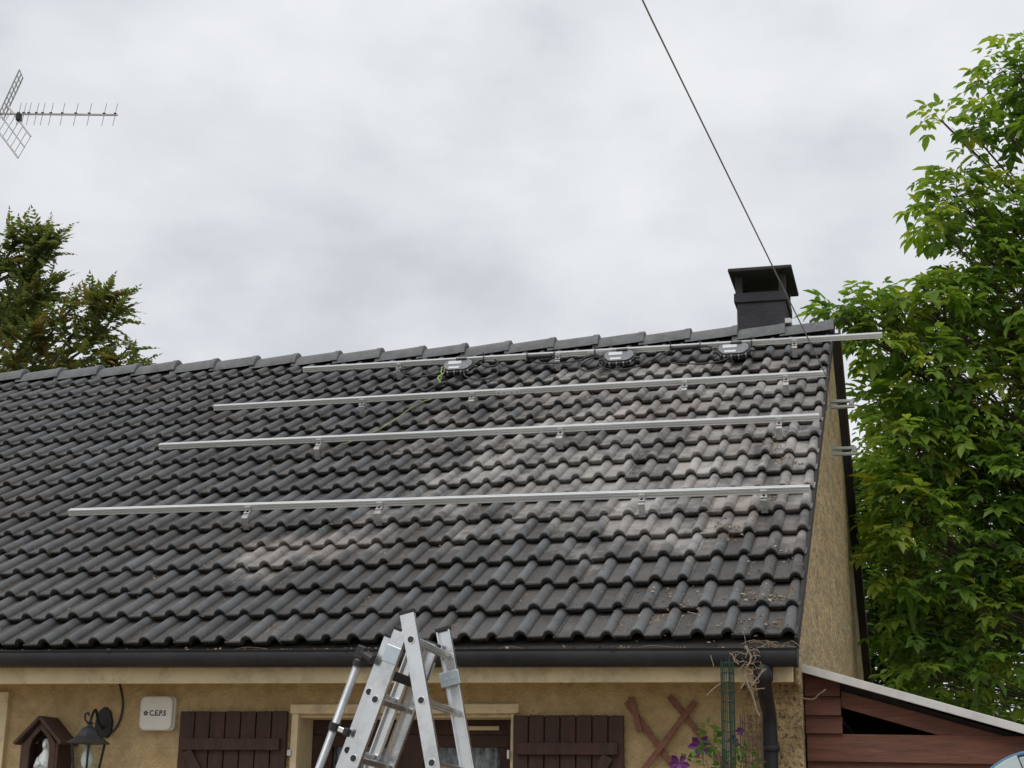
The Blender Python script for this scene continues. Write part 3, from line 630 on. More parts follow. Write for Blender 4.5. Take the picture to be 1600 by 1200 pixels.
# reflector: two grid panels opening like a V from the boom's rear
def panel(o, e1, e2, n1, n2):
    m = MB()
    for k in range(3): m.bar(o + e2 * (k / 2), o + e2 * (k / 2) + e1, e1.cross(e2), .016 if k != 1 else .011, .012)
    for k in range(n1 + 1): m.tube([o + e1 * (k / n1), o + e1 * (k / n1) + e2], .0042, 5)
    return m.build('reflector_panel', 'zincbr', an)
pc = b0 + bd * .255
panel(V((-8.0, 5.0, 5.94)), V((.30, 0, -.365)), V((-.03, -.13, -.285)), 6, 2)
panel(V((-8.07, 4.98, 5.86)), V((.175, .0, .455)), V((-.125, .26, .05)), 8, 2)
MB().box((pc.x + .19, 4.97, pc.z - .10), (pc.x + .23, 5.03, pc.z - .02)).build('dipole_box', 'iron', an, bevel=.006)
MB().tube([(-8.28, YR + .02, 5.88), b0], .012, 6).build('mast_clamp', 'iron', an)
# ------------------------------------------------------------------ alarm box with lettering
ab = thing('alarm_box', (-3.482, WY, -.477), 'white rounded alarm box reading CEPS on the wall by the shutter', 'alarm box')
def rrect(w_, h_, r, k=6):
    P = []
    for cx, cy, a0 in ((w_ - r, h_ - r, 0), (-w_ + r, h_ - r, 90), (-w_ + r, -h_ + r, 180), (w_ - r, -h_ + r, 270)):
        for i in range(k + 1): a = R(a0 + 90 * i / k); P.append((cx + r * math.cos(a), cy + r * math.sin(a)))
    return P
ac = V((-3.487, WY, -.385))
MB().prism(rrect(.100, .094, .03), lambda u, v, q: ac + V((u + .004, -q, v)), .030).build('back_box', 'offwhite', ab, bevel=.004)
MB().prism(rrect(.098, .093, .034), lambda u, v, q: ac + V((u, -.0305 - q, v)), .026).build('cover', 'offwhite', ab, bevel=.010)
fc = bpy.data.curves.new('lettering', 'FONT'); fc.body = 'C.E.P.S'; fc.offset = .0011; fc.size = .040; fc.extrude = .0006; fc.align_x = 'LEFT'
fo = bpy.data.objects.new('tmp', fc); COL.objects.link(fo); bpy.context.view_layer.update()
me = bpy.data.meshes.new_from_object(fo.evaluated_get(bpy.context.evaluated_depsgraph_get())); bpy.data.objects.remove(fo)
me.materials.clear(); me.materials.append(MT['ink'])
lo = bpy.data.objects.new('lettering', me); COL.objects.link(lo); par(lo, ab)
mw = Matrix.Rotation(R(90), 4, 'X'); mw.translation = ac + V((-.036, -.0575, -.013)); mw = mw @ Matrix.Diagonal((.88, 1.0, 1, 1)); lo.matrix_basis = mw
em = MB()
for k in range(5):
    a = R(90 + 72 * k); d_ = V((math.cos(a), 0, math.sin(a))); p_ = V((-d_.z, 0, d_.x)); c_ = ac + V((-.058, -.0575, .0)) + d_ * .0085
    em.obox(c_, d_, p_, V((0, 1, 0)), .0055, .0042, .0006)
em.build('emblem', 'ink', ab)
# ------------------------------------------------------------------ wall lantern
ln = thing('wall_lantern', (-3.82, WY, -.43), 'black iron coach lantern on a scrolled wall arm beside the niche', 'lantern')
lp = MB(); lp.prism([(.0, .085), (.035, .06), (.052, .0), (.05, -.06), (.03, -.085), (-.03, -.085), (-.05, -.06), (-.052, 0), (-.035, .06)], lambda u, v, q: V((-3.818 + u, WY - q, -.43 + v)), .025); lp.build('wall_plate', 'iron', ln, bevel=.006)
lc = V((-3.79, .13, -.50))
MB().tube(smoothpath([(-3.818, WY - .02, -.47), (-3.818, WY - .08, -.43), (-3.81, .22, -.375), (-3.795, .17, -.385), (-3.79, .14, -.42), (-3.79, .13, -.455)], 5), .0075, 8).build('arm', 'iron', ln, smooth=True)
MB().tube(smoothpath([(-3.79, .13, -.45), (-3.815, .125, -.435), (-3.818, .12, -.405), (-3.80, .12, -.395), (-3.795, .12, -.41)], 5), .0055, 6).build('scroll', 'iron', ln, smooth=True)
MB().lathe((lc.x, lc.y, -.56), [(.118, 0), (.120, .006), (.095, .022), (.066, .042), (.050, .068), (.036, .085), (.016, .094), (.012, .106), (.022, .112), (.006, .120)], 6).build('hood', 'lantern_top', ln)
for k in range(6):
    a = R(60 * k + 30 - 30); a = R(60 * k); rt0, rt1 = .100, .058
    p0 = V((lc.x + rt0 * math.cos(a), lc.y + rt0 * math.sin(a), -.562)); p1 = V((lc.x + rt1 * math.cos(a), lc.y + rt1 * math.sin(a), -.80))
    a2 = R(60 * k + 60); q0 = V((lc.x + rt0 * math.cos(a2), lc.y + rt0 * math.sin(a2), -.562)); q1 = V((lc.x + rt1 * math.cos(a2), lc.y + rt1 * math.sin(a2), -.80))
    MB().tube([p0, p1], .0065, 6).build('corner_bar', 'iron', ln)
    nn = ((p0 + q0) / 2 - V((lc.x, lc.y, -.562))).normalized() * .002
    gp = MB(); gp.add([p0, q0, q1, p1, p0 + nn, q0 + nn, q1 + nn, p1 + nn], [(3, 2, 1, 0), (4, 5, 6, 7), (0, 1, 5, 4), (1, 2, 6, 5), (2, 3, 7, 6), (3, 0, 4, 7)]); gp.build('pane', 'glass', ln)
MB().lathe((lc.x, lc.y, -.81), [(.03, 0), (.062, .006), (.062, .014)], 6).build('base', 'iron', ln)
MB().lathe((lc.x, lc.y, -.70), [(.006, 0), (.026, .02), (.034, .05), (.030, .085), (.016, .105), (.016, .137)], 12).build('bulb', 'bulb', ln, smooth=True)
tag(MB().tube(smoothpath([(-3.775, WY - .006, -.16), (-3.74, WY - .008, -.235), (-3.716, WY - .008, -.33), (-3.725, WY - .008, -.42), (-3.76, WY - .01, -.48), (-3.80, WY - .02, -.50)], 5), .006, 6).build('lantern_flex', 'blackcable', smooth=True), 'thin dark flex curving from the eaves to the lantern plate', 'cable')
# ------------------------------------------------------------------ niche and statue
nc = thing('wall_niche', (-4.12, WY, -.9), 'dark brown wooden niche with pitched roof hung on the wall', 'niche')
MB().box((-4.235, WY - .16, -1.0), (-4.218, WY - .001, -.55)).build('side', 'wood_old', nc, bevel=.003)
MB().box((-4.022, WY - .16, -1.0), (-4.005, WY - .001, -.55)).build('side', 'wood_old', nc, bevel=.003)
MB().box((-4.218, WY - .012, -1.0), (-4.022, WY - .002, -.50)).build('back', 'wood_old', nc)
MB().bar((-4.265, WY - .095, -.558), (-4.118, WY - .095, -.412), (-.7, 0, .7), .195, .018).build('roof_board', 'wood_old', nc, bevel=.003)
MB().bar((-3.975, WY - .095, -.558), (-4.122, WY - .095, -.412), (.7, 0, .7), .195, .018).build('roof_board', 'wood_old', nc, bevel=.003)
MB().prism([(-.098, 0), (-.098, -.40), (-.062, -.40), (-.062, -.02), (-.045, .03), (0, .075), (.045, .03), (.062, -.02), (.062, -.40), (.098, -.40), (.098, 0), (0, .118)], lambda u, v, q: V((-4.12 + u, WY - .150 - q, -.555 + v)), .012).build('front_frame', 'wood_old', nc)
MB().box((-4.218, WY - .15, -.95), (-4.022, WY - .013, -.93)).build('shelf', 'wood_old', nc)
st_ = thing('statuette', (-4.115, WY - .08, -.93), 'small white robed statuette standing inside the wooden niche', 'statue')
sc_ = V((-4.115, WY - .09, -.93))
MB().lathe(sc_, [(.045, 0), (.047, .02), (.040, .10), (.043, .20), (.046, .27), (.040, .31), (.022, .335), (.020, .345), (.026, .365), (.026, .385), (.018, .402), (.004, .408)], 14).build('robe', 'statue', st_, smooth=True)
MB().lathe(sc_ + V((0, -.022, .348)), [(.004, 0), (.013, .008), (.015, .022), (.012, .034), (.003, .04)], 10).build('face', 'statue', st_, smooth=True)
MB().bar(sc_ + V((-.008, -.044, .26)), sc_ + V((-.004, -.042, .02)), (0, -1, 0), .03, .008).build('sash', 'statueblue', st_, bevel=.003)
for sx in (-1, 1): MB().tube(smoothpath([sc_ + V((sx * .040, -.005, .30)), sc_ + V((sx * .042, -.03, .25)), sc_ + V((sx * .01, -.055, .27))], 4), [.013] * 9, 8).build('arm', 'statue', st_, smooth=True)
# ------------------------------------------------------------------ trellis
tr = thing('wall_trellis', (-.65, WY, -.9), 'faded red-brown diagonal lath trellis on the wall by the right shutter', 'trellis')
yy = WY - .02
def ext(p, q, k): p = V(p); q = V(q); return q + (q - p) * k
for a, b, dy in (((-.833, -.308), (-.787, -.485), -.014), ((-.503, -.331), (-.762, -.660), -.016), ((-.640, -.302), (-.467, -.516), 0), ((-.86, -.33), (-.62, -.655), 0)):
    pa = V((a[0], yy + dy, a[1])); pb = V((b[0], yy + dy, b[1]))
    if abs(b[1]) > .5: pb = pb + (pb - pa) * .9
    MB().bar(pa, pb, (0, -1, 0), .030, .012).build('lath', 'trellis', tr, bevel=.002)
# ------------------------------------------------------------------ green wire mesh column, second rusty mesh, climbing plant
mt_ = thing('mesh_column', (-.28, -.15, GZ), 'tall rolled column of green coated garden mesh beside the downpipe', 'garden mesh')
def wirecol(c, r, z0, z1, nv, dz, rad, m, name, p, seed):
    rd = random.Random(seed); mb = MB()
    for k in range(nv):
        a = 2 * math.pi * k / nv; mb.tube([V((c[0] + r * math.cos(a) + rd.uniform(-.004, .004), c[1] + r * math.sin(a), z)) for z in (z0, z0 + (z1 - z0) * .5, z1 + rd.uniform(-.03, .0))], rad, 5)
    z = z0
    while z < z1:
        mb.tube([V((c[0] + r * math.cos(2 * math.pi * k / 16), c[1] + r * math.sin(2 * math.pi * k / 16), z + .005 * math.sin(k * .8 + z * 9))) for k in range(17)], rad, 4, cap=False); z += dz
    return mb.build(name, m, p)
wirecol((-.280, -.15), .030, GZ, -.155, 12, .045, .0021, 'greenwire', 'wire_mesh', mt_, 1)
MB().tube([(-.268, -.148, GZ), (-.270, -.15, -.17)], .0045, 6).build('cane', 'greenwire', mt_)
m2 = thing('wire_fence_roll', (-.19, -.05, GZ), 'rusty wire mesh roll standing between the green mesh and downpipe', 'garden mesh')
wirecol((-.185, -.03), .055, GZ, -.40, 11, .06, .0019, 'rustwire', 'wire_mesh', m2, 2)
cl = thing('clematis', (-.40, .1, GZ), 'purple flowering clematis climbing the mesh and trellis', 'climber')
st = MB(); lv = MB(); rd = random.Random(11)
for k in range(10):
    x = -.24 - .025 * k + rd.uniform(-.02, .02); p = V((x, -.02 + rd.uniform(-.1, .1), GZ)); P = [p]
    for q in range(9):
        p = p + V((rd.uniform(-.05, .05), rd.uniform(-.03, .03), .225)); P.append(p.copy())
        if p.z > -.47: break
    st.tube(smoothpath(P, 4), .003, 5)
    for q in smoothpath(P, 4):
        for _ in range(3):
            if rd.random() < .75:
                d = V((rd.uniform(-1, 1), rd.uniform(-1, .3), rd.uniform(-.3, .6))).normalized(); u = d.cross(V((rd.random(), rd.random(), rd.random()))).normalized(); l = rd.uniform(.035, .065); w_ = l * .5; b = q + d * .02
                lv.add([b, b + d * l * .5 + u * w_ * .5, b + d * l, b + d * l * .5 - u * w_ * .5], [(0, 1, 2, 3)]); lv.t.append(rd.random())
for (x, y, z) in ((-.405, .02, -.47), (-.39, .0, -.50), (-.372, .05, -.53), (-.38, 0, -.56), (-.47, .05, -.58), (-.425, .06, -.59), (-.35, .0, -.60), (-.52, .06, -.62), (-.33, .02, -.64), (-.40, .02, -.66)):
    for _ in range(6):
        d = V((rd.uniform(-1, 1), rd.uniform(-1, .2), rd.uniform(-.4, .6))).normalized(); u = d.cross(V((rd.random(), rd.random(), rd.random()))).normalized(); l = rd.uniform(.035, .06); b = V((x, y, z)) + d * .012; w_ = l * .45
        lv.add([b, b + d * l * .45 + u * w_ * .5, b + d * l, b + d * l * .45 - u * w_ * .5], [(0, 1, 2, 3)]); lv.t.append(rd.uniform(.4, 1))
st.build('stem', 'vine', cl); lv.build('foliage', 'clem', cl, fix=False)
for (x, y, z, rr) in ((-.445, .06, -.565, .062), (-.553, .08, -.648, .056), (-.275, -.02, -.54, .032), (-.24, -.03, -.50, .026)):
    fl = MB(); c = V((x, y, z))
    for k in range(6):
        a = R(60 * k + rd.uniform(-12, 12)); d = V((math.cos(a), -.35 + rd.uniform(-.3, .2), math.sin(a))).normalized(); u = d.cross(V((0, 1, 0))).normalized(); w_ = rr * .27
        n_ = u.cross(d) * rr * .10
        fl.add([c, c + d * rr * .35 + u * w_ * .8, c + d * rr * .7 + u * w_, c + d * rr * 1.05, c + d * rr * .7 - u * w_, c + d * rr * .35 - u * w_ * .8, c + d * rr * .55 + n_], [(0, 1, 6), (1, 2, 6), (2, 3, 6), (3, 4, 6), (4, 5, 6), (5, 0, 6)])
    fl.build('flower', 'purple', cl, fix=False)
# dried vine tangle at gutter end
rd = random.Random(5); dv = MB()
runs = [[(-.20, -.09, -.10), (-.17, -.12, -.16), (-.20, -.13, -.23), (-.185, -.13, -.29), (-.165, -.13, -.34), (-.15, -.13, -.40), (-.135, -.13, -.432)],
        [(-.31, -.13, -.277), (-.35, -.13, -.305), (-.384, -.13, -.337)], [(-.18, -.12, -.285), (-.15, -.13, -.27), (-.125, -.12, -.235), (-.10, -.12, -.212)],
        [(-.345, -.13, -.135), (-.36, -.12, -.17), (-.33, -.12, -.205)]]
dv.tube(smoothpath(runs[0], 6), .0045, 6); dv.tube(smoothpath(runs[1], 5), .0035, 5); dv.tube(smoothpath(runs[2], 5), .003, 5)
dv.tube([(-.365, -.115, -.145), (-.348, -.13, -.20)], .0018, 5)
for k in range(26):
    p = V((rd.uniform(-.24, -.13), rd.uniform(-.16, -.10), rd.uniform(-.32, -.11))); P = [p]
    d = V((rd.uniform(-1, 1), rd.uniform(-.3, .3), rd.uniform(-1, 1)))
    for q in range(rd.randint(3, 7)):
        d = (d + V((rd.uniform(-1, 1), rd.uniform(-.5, .5), rd.uniform(-1, 1))) * .9).normalized(); p = p + d * .017; P.append(p.copy())
    dv.tube(smoothpath(P, 3), rd.uniform(.0014, .0032), 5)
for k in range(14):
    x = rd.uniform(-.16, .02); P = [V((x, -.03, gz(x) + .0)), V((x + rd.uniform(-.05, .05), -.05, gz(x) + rd.uniform(.02, .05))), V((x + rd.uniform(-.1, .1), -.06, gz(x) + rd.uniform(0, .04)))]
    dv.tube(smoothpath(P, 5), .0016, 4)
tag(dv.build('dry_vine', 'vine'), 'tangle of dry vine stems hanging over the gutter end by the downpipe', 'dead vine')
# ------------------------------------------------------------------ debris in gutter and on tiles
rd = random.Random(21); gl = MB(); gl2 = MB(); n = 220
silt = MB(); vs = []
for i in range(n + 1):
    x = XL + (GX1 - .01 - XL) * i / n; hgt = -.022 + .018 * noise.noise(V((x * 3, 0, 0))) + .012 * noise.noise(V((x * 17, 3, 0)))
    vs += [(x, -.066, gz(x) + hgt - .012), (x, -.02, gz(x) + hgt + .014), (x, .040, gz(x) + hgt + .012)]
silt.add(vs, [f for i in range(n) for f in ((3 * i, 3 * i + 3, 3 * i + 4, 3 * i + 1), (3 * i + 1, 3 * i + 4, 3 * i + 5, 3 * i + 2))])
tag(silt.build('gutter_silt', 'dirt', fix=False, smooth=True), 'dark silt and moss lying along the gutter', 'debris', kind='stuff')
def chip(mb, p, l, n_):
    d = V((rd.uniform(-1, 1), rd.uniform(-1, 1), rd.uniform(-1, 1))); d = (d - n_ * d.dot(n_) * .7).normalized(); u = n_.cross(d).normalized(); w_ = l * rd.uniform(.2, .45)
    k = n_ * l * rd.uniform(.05, .3)
    mb.add([p, p + d * l * .5 + u * w_ + k, p + d * l, p + d * l * .5 - u * w_ + k], [(0, 1, 2), (0, 2, 3)])
for i in range(700):
    x = rd.choice([rd.uniform(-4.6, .02), rd.gauss(-2.25, .25), rd.gauss(-3.0, .3), rd.gauss(-.9, .4), rd.gauss(-.1, .1)])
    if x > .03: continue
    chip(gl if rd.random() < .75 else gl2, V((x, rd.uniform(-.055, .02), gz(x) - .006 + rd.uniform(0, .016))), rd.uniform(.008, .03), V((0, -.3, 1)).normalized())
PIL = [(-.23, 2.58, .05, 40), (-.11, 2.56, .05, 60), (-.3, 2.9, .06, 45), (-.40, 1.36, .06, 60), (-.23, 1.94, .05, 25), (-.1, .85, .07, 40), (-.19, .47, .07, 70), (-.06, .42, .05, 50), (-.09, 1.02, .06, 30), (-.49, .17, .1, 25), (-.86, .42, .14, 50), (-.67, .49, .12, 45),
       (-.08, .12, .05, 40), (-.2, .12, .06, 40), (-.55, 1.4, .1, 25), (-.42, 3.7, .1, 20), (-.35, 3.0, .1, 25), (-2.5, 1.2, .03, 5), (-2.36, 1.18, .03, 4), (-.15, 4.6, .06, 25), (-2.2, 3.0, .1, 25)]
for x, s, r, n in PIL:
    for k in range(n):
        xx = x + rd.gauss(0, r); ss = s + rd.gauss(0, r * 1.1)
        if xx > .03: continue
        f = (ss / GA) % 1.0; xl = (xx + .26) % TW
        chip(gl if rd.random() < .72 else gl2, RF(xx, ss, prof(xl) - .043 * f + .004 + rd.uniform(0, .006)), rd.uniform(.007, .026), E_N)
for i in range(3800):
    xx = rd.uniform(-6.5, .03); ss = rd.uniform(0, 5.4)
    if rd.random() < ss / 7: continue
    f = (ss / GA) % 1.0; xl = (xx + .26) % TW
    chip(gl if rd.random() < .5 else gl2, RF(xx, ss, prof(xl) - .043 * f + .003), rd.uniform(.004, .013), E_N)
for i in range(2400):                     # crumbs lodged along the lap edges
    j = rd.randrange(0, 15); k = rd.randrange(0, 22); ss = j * GA + rd.uniform(.01, .3)
    if (k * 7 + j * 13) % 3: continue
    xx = .045 - TW * k
    if xx > .03: continue
    for q in range(5): chip(gl if rd.random() < .62 else gl2, RF(xx + rd.uniform(-.012, .014), ss + rd.uniform(-.05, .05), -RH - .043 * ((ss / GA) % 1) + .006), rd.uniform(.004, .014), E_N)
tag(gl.build('leaf_litter', 'litter', fix=False), 'brown leaf crumbs scattered on the tiles and in the gutter', 'leaf litter', kind='stuff')
tag(gl2.build('leaf_litter', 'litter2', fix=False), 'pale dry leaf crumbs scattered on the tiles and in the gutter', 'leaf litter', kind='stuff')
tw = MB()
for (x, s) in ((-.50, .22), (-.48, .25), (-.68, .13), (-.64, .18), (-2.75, .04), (-2.7, .05)):
    P = [RF(x + rd.uniform(-.02, .02), s, -.01)]
    for q in range(5): P.append(P[-1] + E_X * rd.uniform(-.01, .03) + E_S * rd.uniform(-.03, .03) + E_N * rd.uniform(-.006, .008))
    tw.tube(smoothpath(P, 3), .0025, 5)
for (x, a) in ((-2.9, .2), (-1.45, .12), (-.75, .2)):
    P = [V((x, -.05, gz(x) + .004)), V((x + a * .4, -.045, gz(x) + .020)), V((x + a, -.05, gz(x) + .01))]; tw.tube(smoothpath(P, 5), .0014, 4)
tag(tw.build('twigs', 'vine'), 'thin dry twigs lying on the lowest tiles and gutter edge', 'twigs', kind='stuff')
# ------------------------------------------------------------------ ladder
LA = V((-1.652, -.90, -.022)); ax_ = V((.047, .42, -.029)).normalized(); pp = V((.994, -.11, 0)).normalized(); W_ = .42
ld = thing('combination_ladder', (-1.6, -.7, GZ), 'aluminium combination ladder standing as an A-frame before the window', 'ladder')
def section(base, th, wid, depth, ln_, nr, first, noff, name, sgn):
    d = (pp * (sgn * math.sin(th)) - V((0, 0, 1)) * math.cos(th)).normalized()
    nrm = d.cross(ax_).normalized()
    if nrm.dot(pp) * sgn < 0: nrm = -nrm
    o = base + nrm * noff
    for e in (0, 1):
        c0 = o + ax_ * (e * wid); 
        m = MB(); zt_ = 0 if e == 0 else 0.0
        # C-shaped stile
        A = [(-.012, -depth / 2), (.012, -depth / 2), (.012, -depth / 2 + .008), (-.006, -depth / 2 + .008), (-.006, depth / 2 - .008), (.012, depth / 2 - .008), (.012, depth / 2), (-.012, depth / 2)]
        k = 1 if e == 0 else -1
        m.prism(A, lambda u, v, q: c0 + ax_ * (u * k) + nrm * v + d * q, ln_)
        so_ = m.build('stile', 'aluL', ld, bevel=.0015)
        MB().obox(c0 - d * .005, ax_, nrm, d, .0145, depth / 2 + .003, .009).build('end_cap', 'black', so_, bevel=.003)
        q = first
        for i in range(nr):
            out_ = -ax_ if e == 0 else ax_
            if q < ln_: MB().lathe(c0 + d * q + out_ * .0118, [(.0150, 0), (.0148, .0028)], 10, axis=out_).build('rung_hollow_dark', 'black', so_)  # black disc paints the dark inside of the hollow rung
            if q < ln_ and e == 0: MB().lathe(c0 + d * q - ax_ * .0122, [(.0205, 0), (.0195, .0030), (.0155, .0030), (.0152, .0005)], 14, axis=-ax_, close=False).build('rung_collar', 'aluL', so_)
            q += .28
    q = first
    for i in range(nr):
        if q < ln_:
            MB().obox(o + ax_ * (wid / 2) + d * q, ax_, nrm, d, wid / 2 - .006, .015, .014).build('rung', 'aluL', ld, bevel=.005)
        q += .28
    return d, nrm
dR, nR = section(LA, R(12.5), W_, .070, 2.6, 9, .125, 0, 'front', 1)
LB = LA - pp * .040 + V((0, 0, -.075)) + ax_ * .03
dL, nL = section(LB, R(20.5), W_ - .06, .072, 2.55, 9, .33, 0.0, 'rear', -1)
section(LB + dL * .045 + ax_ * .045, R(20.5), W_ - .15, .056, 2.45, 9, .265, .0665, 'inner', -1)
for e in (0, 1):
    c = LA + ax_ * (e * W_) - ax_ * (.016 if e == 0 else -.016)
    hm = MB(); hm.obox(LB + ax_ * (e * (W_ - .06) - (.016 if e == 0 else -.016)) + dL * .115 + nL * .0, ax_, nL, dL, .004, .040, .040); hm.build('hinge_plate', 'reflectzinc', ld, bevel=.003)
    if e == 1: MB().obox(c + dR * .24 - ax_ * .045, ax_, nR, dR, .003, .050, .035).build('hinge_plate', 'reflectzinc', ld, bevel=.003)
    for k in (-.014, .014):
        if e == 1: MB().lathe(c + dR * .24 + nR * k - ax_ * .048, [(.006, 0), (.006, .005)], 8, axis=-ax_).build('rivet', 'steel', ld)
MB().obox(LB + ax_ * (W_ / 2 - .03) + dL * .20, ax_, nL, dL, W_ / 2 - .06, .030, .022).build('locking_bar', 'black', ld, bevel=.004)
MB().tube([LA + ax_ * .0 - pp * .02 + V((0, 0, -.09)), LA + ax_ * W_ - pp * .02 + V((0, 0, -.09))], .012, 10).build('hinge_pin', 'steel', ld)
# stabiliser tube
t0 = LB + dL * .17 + nL * .150 - ax_ * .01; t1 = t0 + dL * 2.3
MB().tube([t0, t1], .0185, 14).build('stabiliser_tube', 'tubegrey', ld, smooth=True)
MB().obox(t0 - dL * .012, ax_, nL, dL, .024, .024, .032).build('elbow', 'black', ld, bevel=.007)
MB().tube([t0 - dL * .012, t0 - dL * .012 - nL * .060 + V((0, 0, -.012))], [.026, .024], 12).build('knuckle', 'black', ld, smooth=False)
MB().lathe(t0 + dL * .05, [(.024, 0), (.024, .025)], 14, axis=-dL).build('ring', 'black', ld)
MB().lathe(t0 + dL * .36, [(.026, 0), (.026, .035)], 14, axis=-dL).build('clamp_ring', 'black', ld)
MB().obox(t0 + dL * .345 - nL * .045, nL, ax_, dL, .035, .008, .012).build('link_arm', 'aluL', ld, bevel=.003)
MB().obox(t0 + dL * .345 - nL * .07, nL, ax_, dL, .012, .02, .018).build('link_clamp', 'black', ld, bevel=.003)
# ------------------------------------------------------------------ shed
SY = .47
shd = thing('lean_to_shed', (.6, SY, GZ), 'red-brown boarded lean-to shed with pale sloping roof edge at right', 'shed')
def sroof(x): return -.137 + (x - .02) * (-.2895)
fe = MB(); fe.prism([(.022, sroof(.022)), (3.2, sroof(3.2)), (3.2, sroof(3.2) - .043), (.022, sroof(.022) - .043)], lambda u, v, q: V((u, SY - .10 + q, v)), .012); fe.build('roof_edge_trim', 'sheet', shd, bevel=.003)
rs = MB(); rs.prism([(.034, sroof(.034) - .006), (3.2, sroof(3.2) - .006), (3.2, sroof(3.2) - .028), (.034, sroof(.034) - .028)], lambda u, v, q: V((u, SY - .087 + q, v)), 6.2); rs.build('roof_sheet', 'sheet', shd)
MB().prism([(.215, sroof(.215) - .075), (3.1, sroof(3.1) - .070), (3.1, sroof(3.1) - .168), (.215, sroof(.215) - .158)], lambda u, v, q: V((u, SY + .0 + q, v)), .03).build('rafter_or_shade_strip', 'shed', shd, bevel=.003)
MB().prism([(.05, sroof(.05) - .046), (3.1, sroof(3.1) - .046), (3.1, sroof(3.1) - .09), (.05, sroof(.05) - .09)], lambda u, v, q: V((u, SY + .035 + q, v)), .05).build('rafter_or_shade_strip', 'batten', shd)  # near-black strip stands in for the shadow below the roof edge trim
for (za, zb_, xr) in ((-.19, -.298, .212), (-.290, -.393, .214), (-.385, -.483, .218)):
    tilt = .010
    b = MB(); b.add([(.036, SY - .006, za), (xr, SY - .006, za - .012), (xr, SY - .030, zb_), (.036, SY - .030, zb_ + .002), (.036, SY + .012, za), (xr, SY + .012, za - .012), (xr, SY + .0, zb_), (.036, SY + .0, zb_ + .002)], [(0, 1, 2, 3), (7, 6, 5, 4), (0, 4, 5, 1), (1, 5, 6, 2), (2, 6, 7, 3), (3, 7, 4, 0)])
    b.build('short_board', 'shedend', shd, bevel=.002)
z = -.482
for k in range(18):
    zz = z - .128 * k
    b = MB(); xr = 3.1
    b.add([(.04, SY - .010, zz), (xr, SY - .010, zz - .034), (xr, SY - .036, zz - .172), (.04, SY - .036, zz - .136), (.04, SY + .014, zz), (xr, SY + .014, zz - .034), (xr, SY - .004, zz - .172), (.04, SY - .004, zz - .136)], [(0, 1, 2, 3), (7, 6, 5, 4), (0, 4, 5, 1), (1, 5, 6, 2), (2, 6, 7, 3), (3, 7, 4, 0)])
    b.build('board', 'shed', shd, bevel=.002)
MB().box((.04, SY + .016, GZ), (3.10, SY + .03, -.56)).build('lining', 'batten', shd)
MB().prism([(.05, GZ), (3.15, GZ), (3.15, sroof(3.15) - .03), (.05, sroof(.05) - .03)], lambda u, v, q: V((u, 6.5 + q, v)), .05).build('rear_shade_lining', 'batten', shd)  # near-black rear and side linings put the shed's inner shade into their colour
MB().box((3.101, SY + .03, GZ), (3.14, 6.49, sroof(3.12) - .035)).build('side_shade_lining', 'batten', shd)
tag(MB().tube(smoothpath([(.03, SY - .06, -.31), (.08, SY - .06, -.315), (.11, SY - .055, -.29), (.145, SY - .05, -.265)], 4), .004, 5).build('twig', 'vine'), 'bent dry twig stuck at the top corner of the shed boards', 'twig')
# ------------------------------------------------------------------ pale panelled cover at lower right
bc = V((1.075, -1.0, -.945)); pv = thing('panelled_cover', (1.05, -1.0, GZ), 'pale panelled cover with blue rim standing before the shed boards', 'cover')
prd = random.Random(2)
for k in range(7):
    a0 = R(148 - k * 20); a1 = R(148 - (k + 1) * 20 + 1.0); off_ = .006 * (k % 2)
    ri, ro = .02, .300 + .012 * (k % 2)
    P = [(ri * math.cos(a0), ri * math.sin(a0)), (ro * math.cos(a0), ro * math.sin(a0)), (ro * math.cos((a0 + a1) / 2), ro * math.sin((a0 + a1) / 2)), (ro * math.cos(a1), ro * math.sin(a1)), (ri * math.cos(a1), ri * math.sin(a1))]
    MB().prism(P, lambda u, v, q: bc + V((u, -off_ - q, v)), .02).build('panel', 'palep', pv, bevel=.003)
rim = MB(); Pn = []
for k in range(25): a = R(165 - k * 7.5); Pn.append(bc + V((.312 * math.cos(a), .022, .312 * math.sin(a))))
rim.tube(Pn, .010, 10); rim.build('rim', 'bluep', pv, smooth=True)
MB().tube([bc, V((bc.x, bc.y + .02, GZ))], .025, 10).build('stand', 'palep', pv)
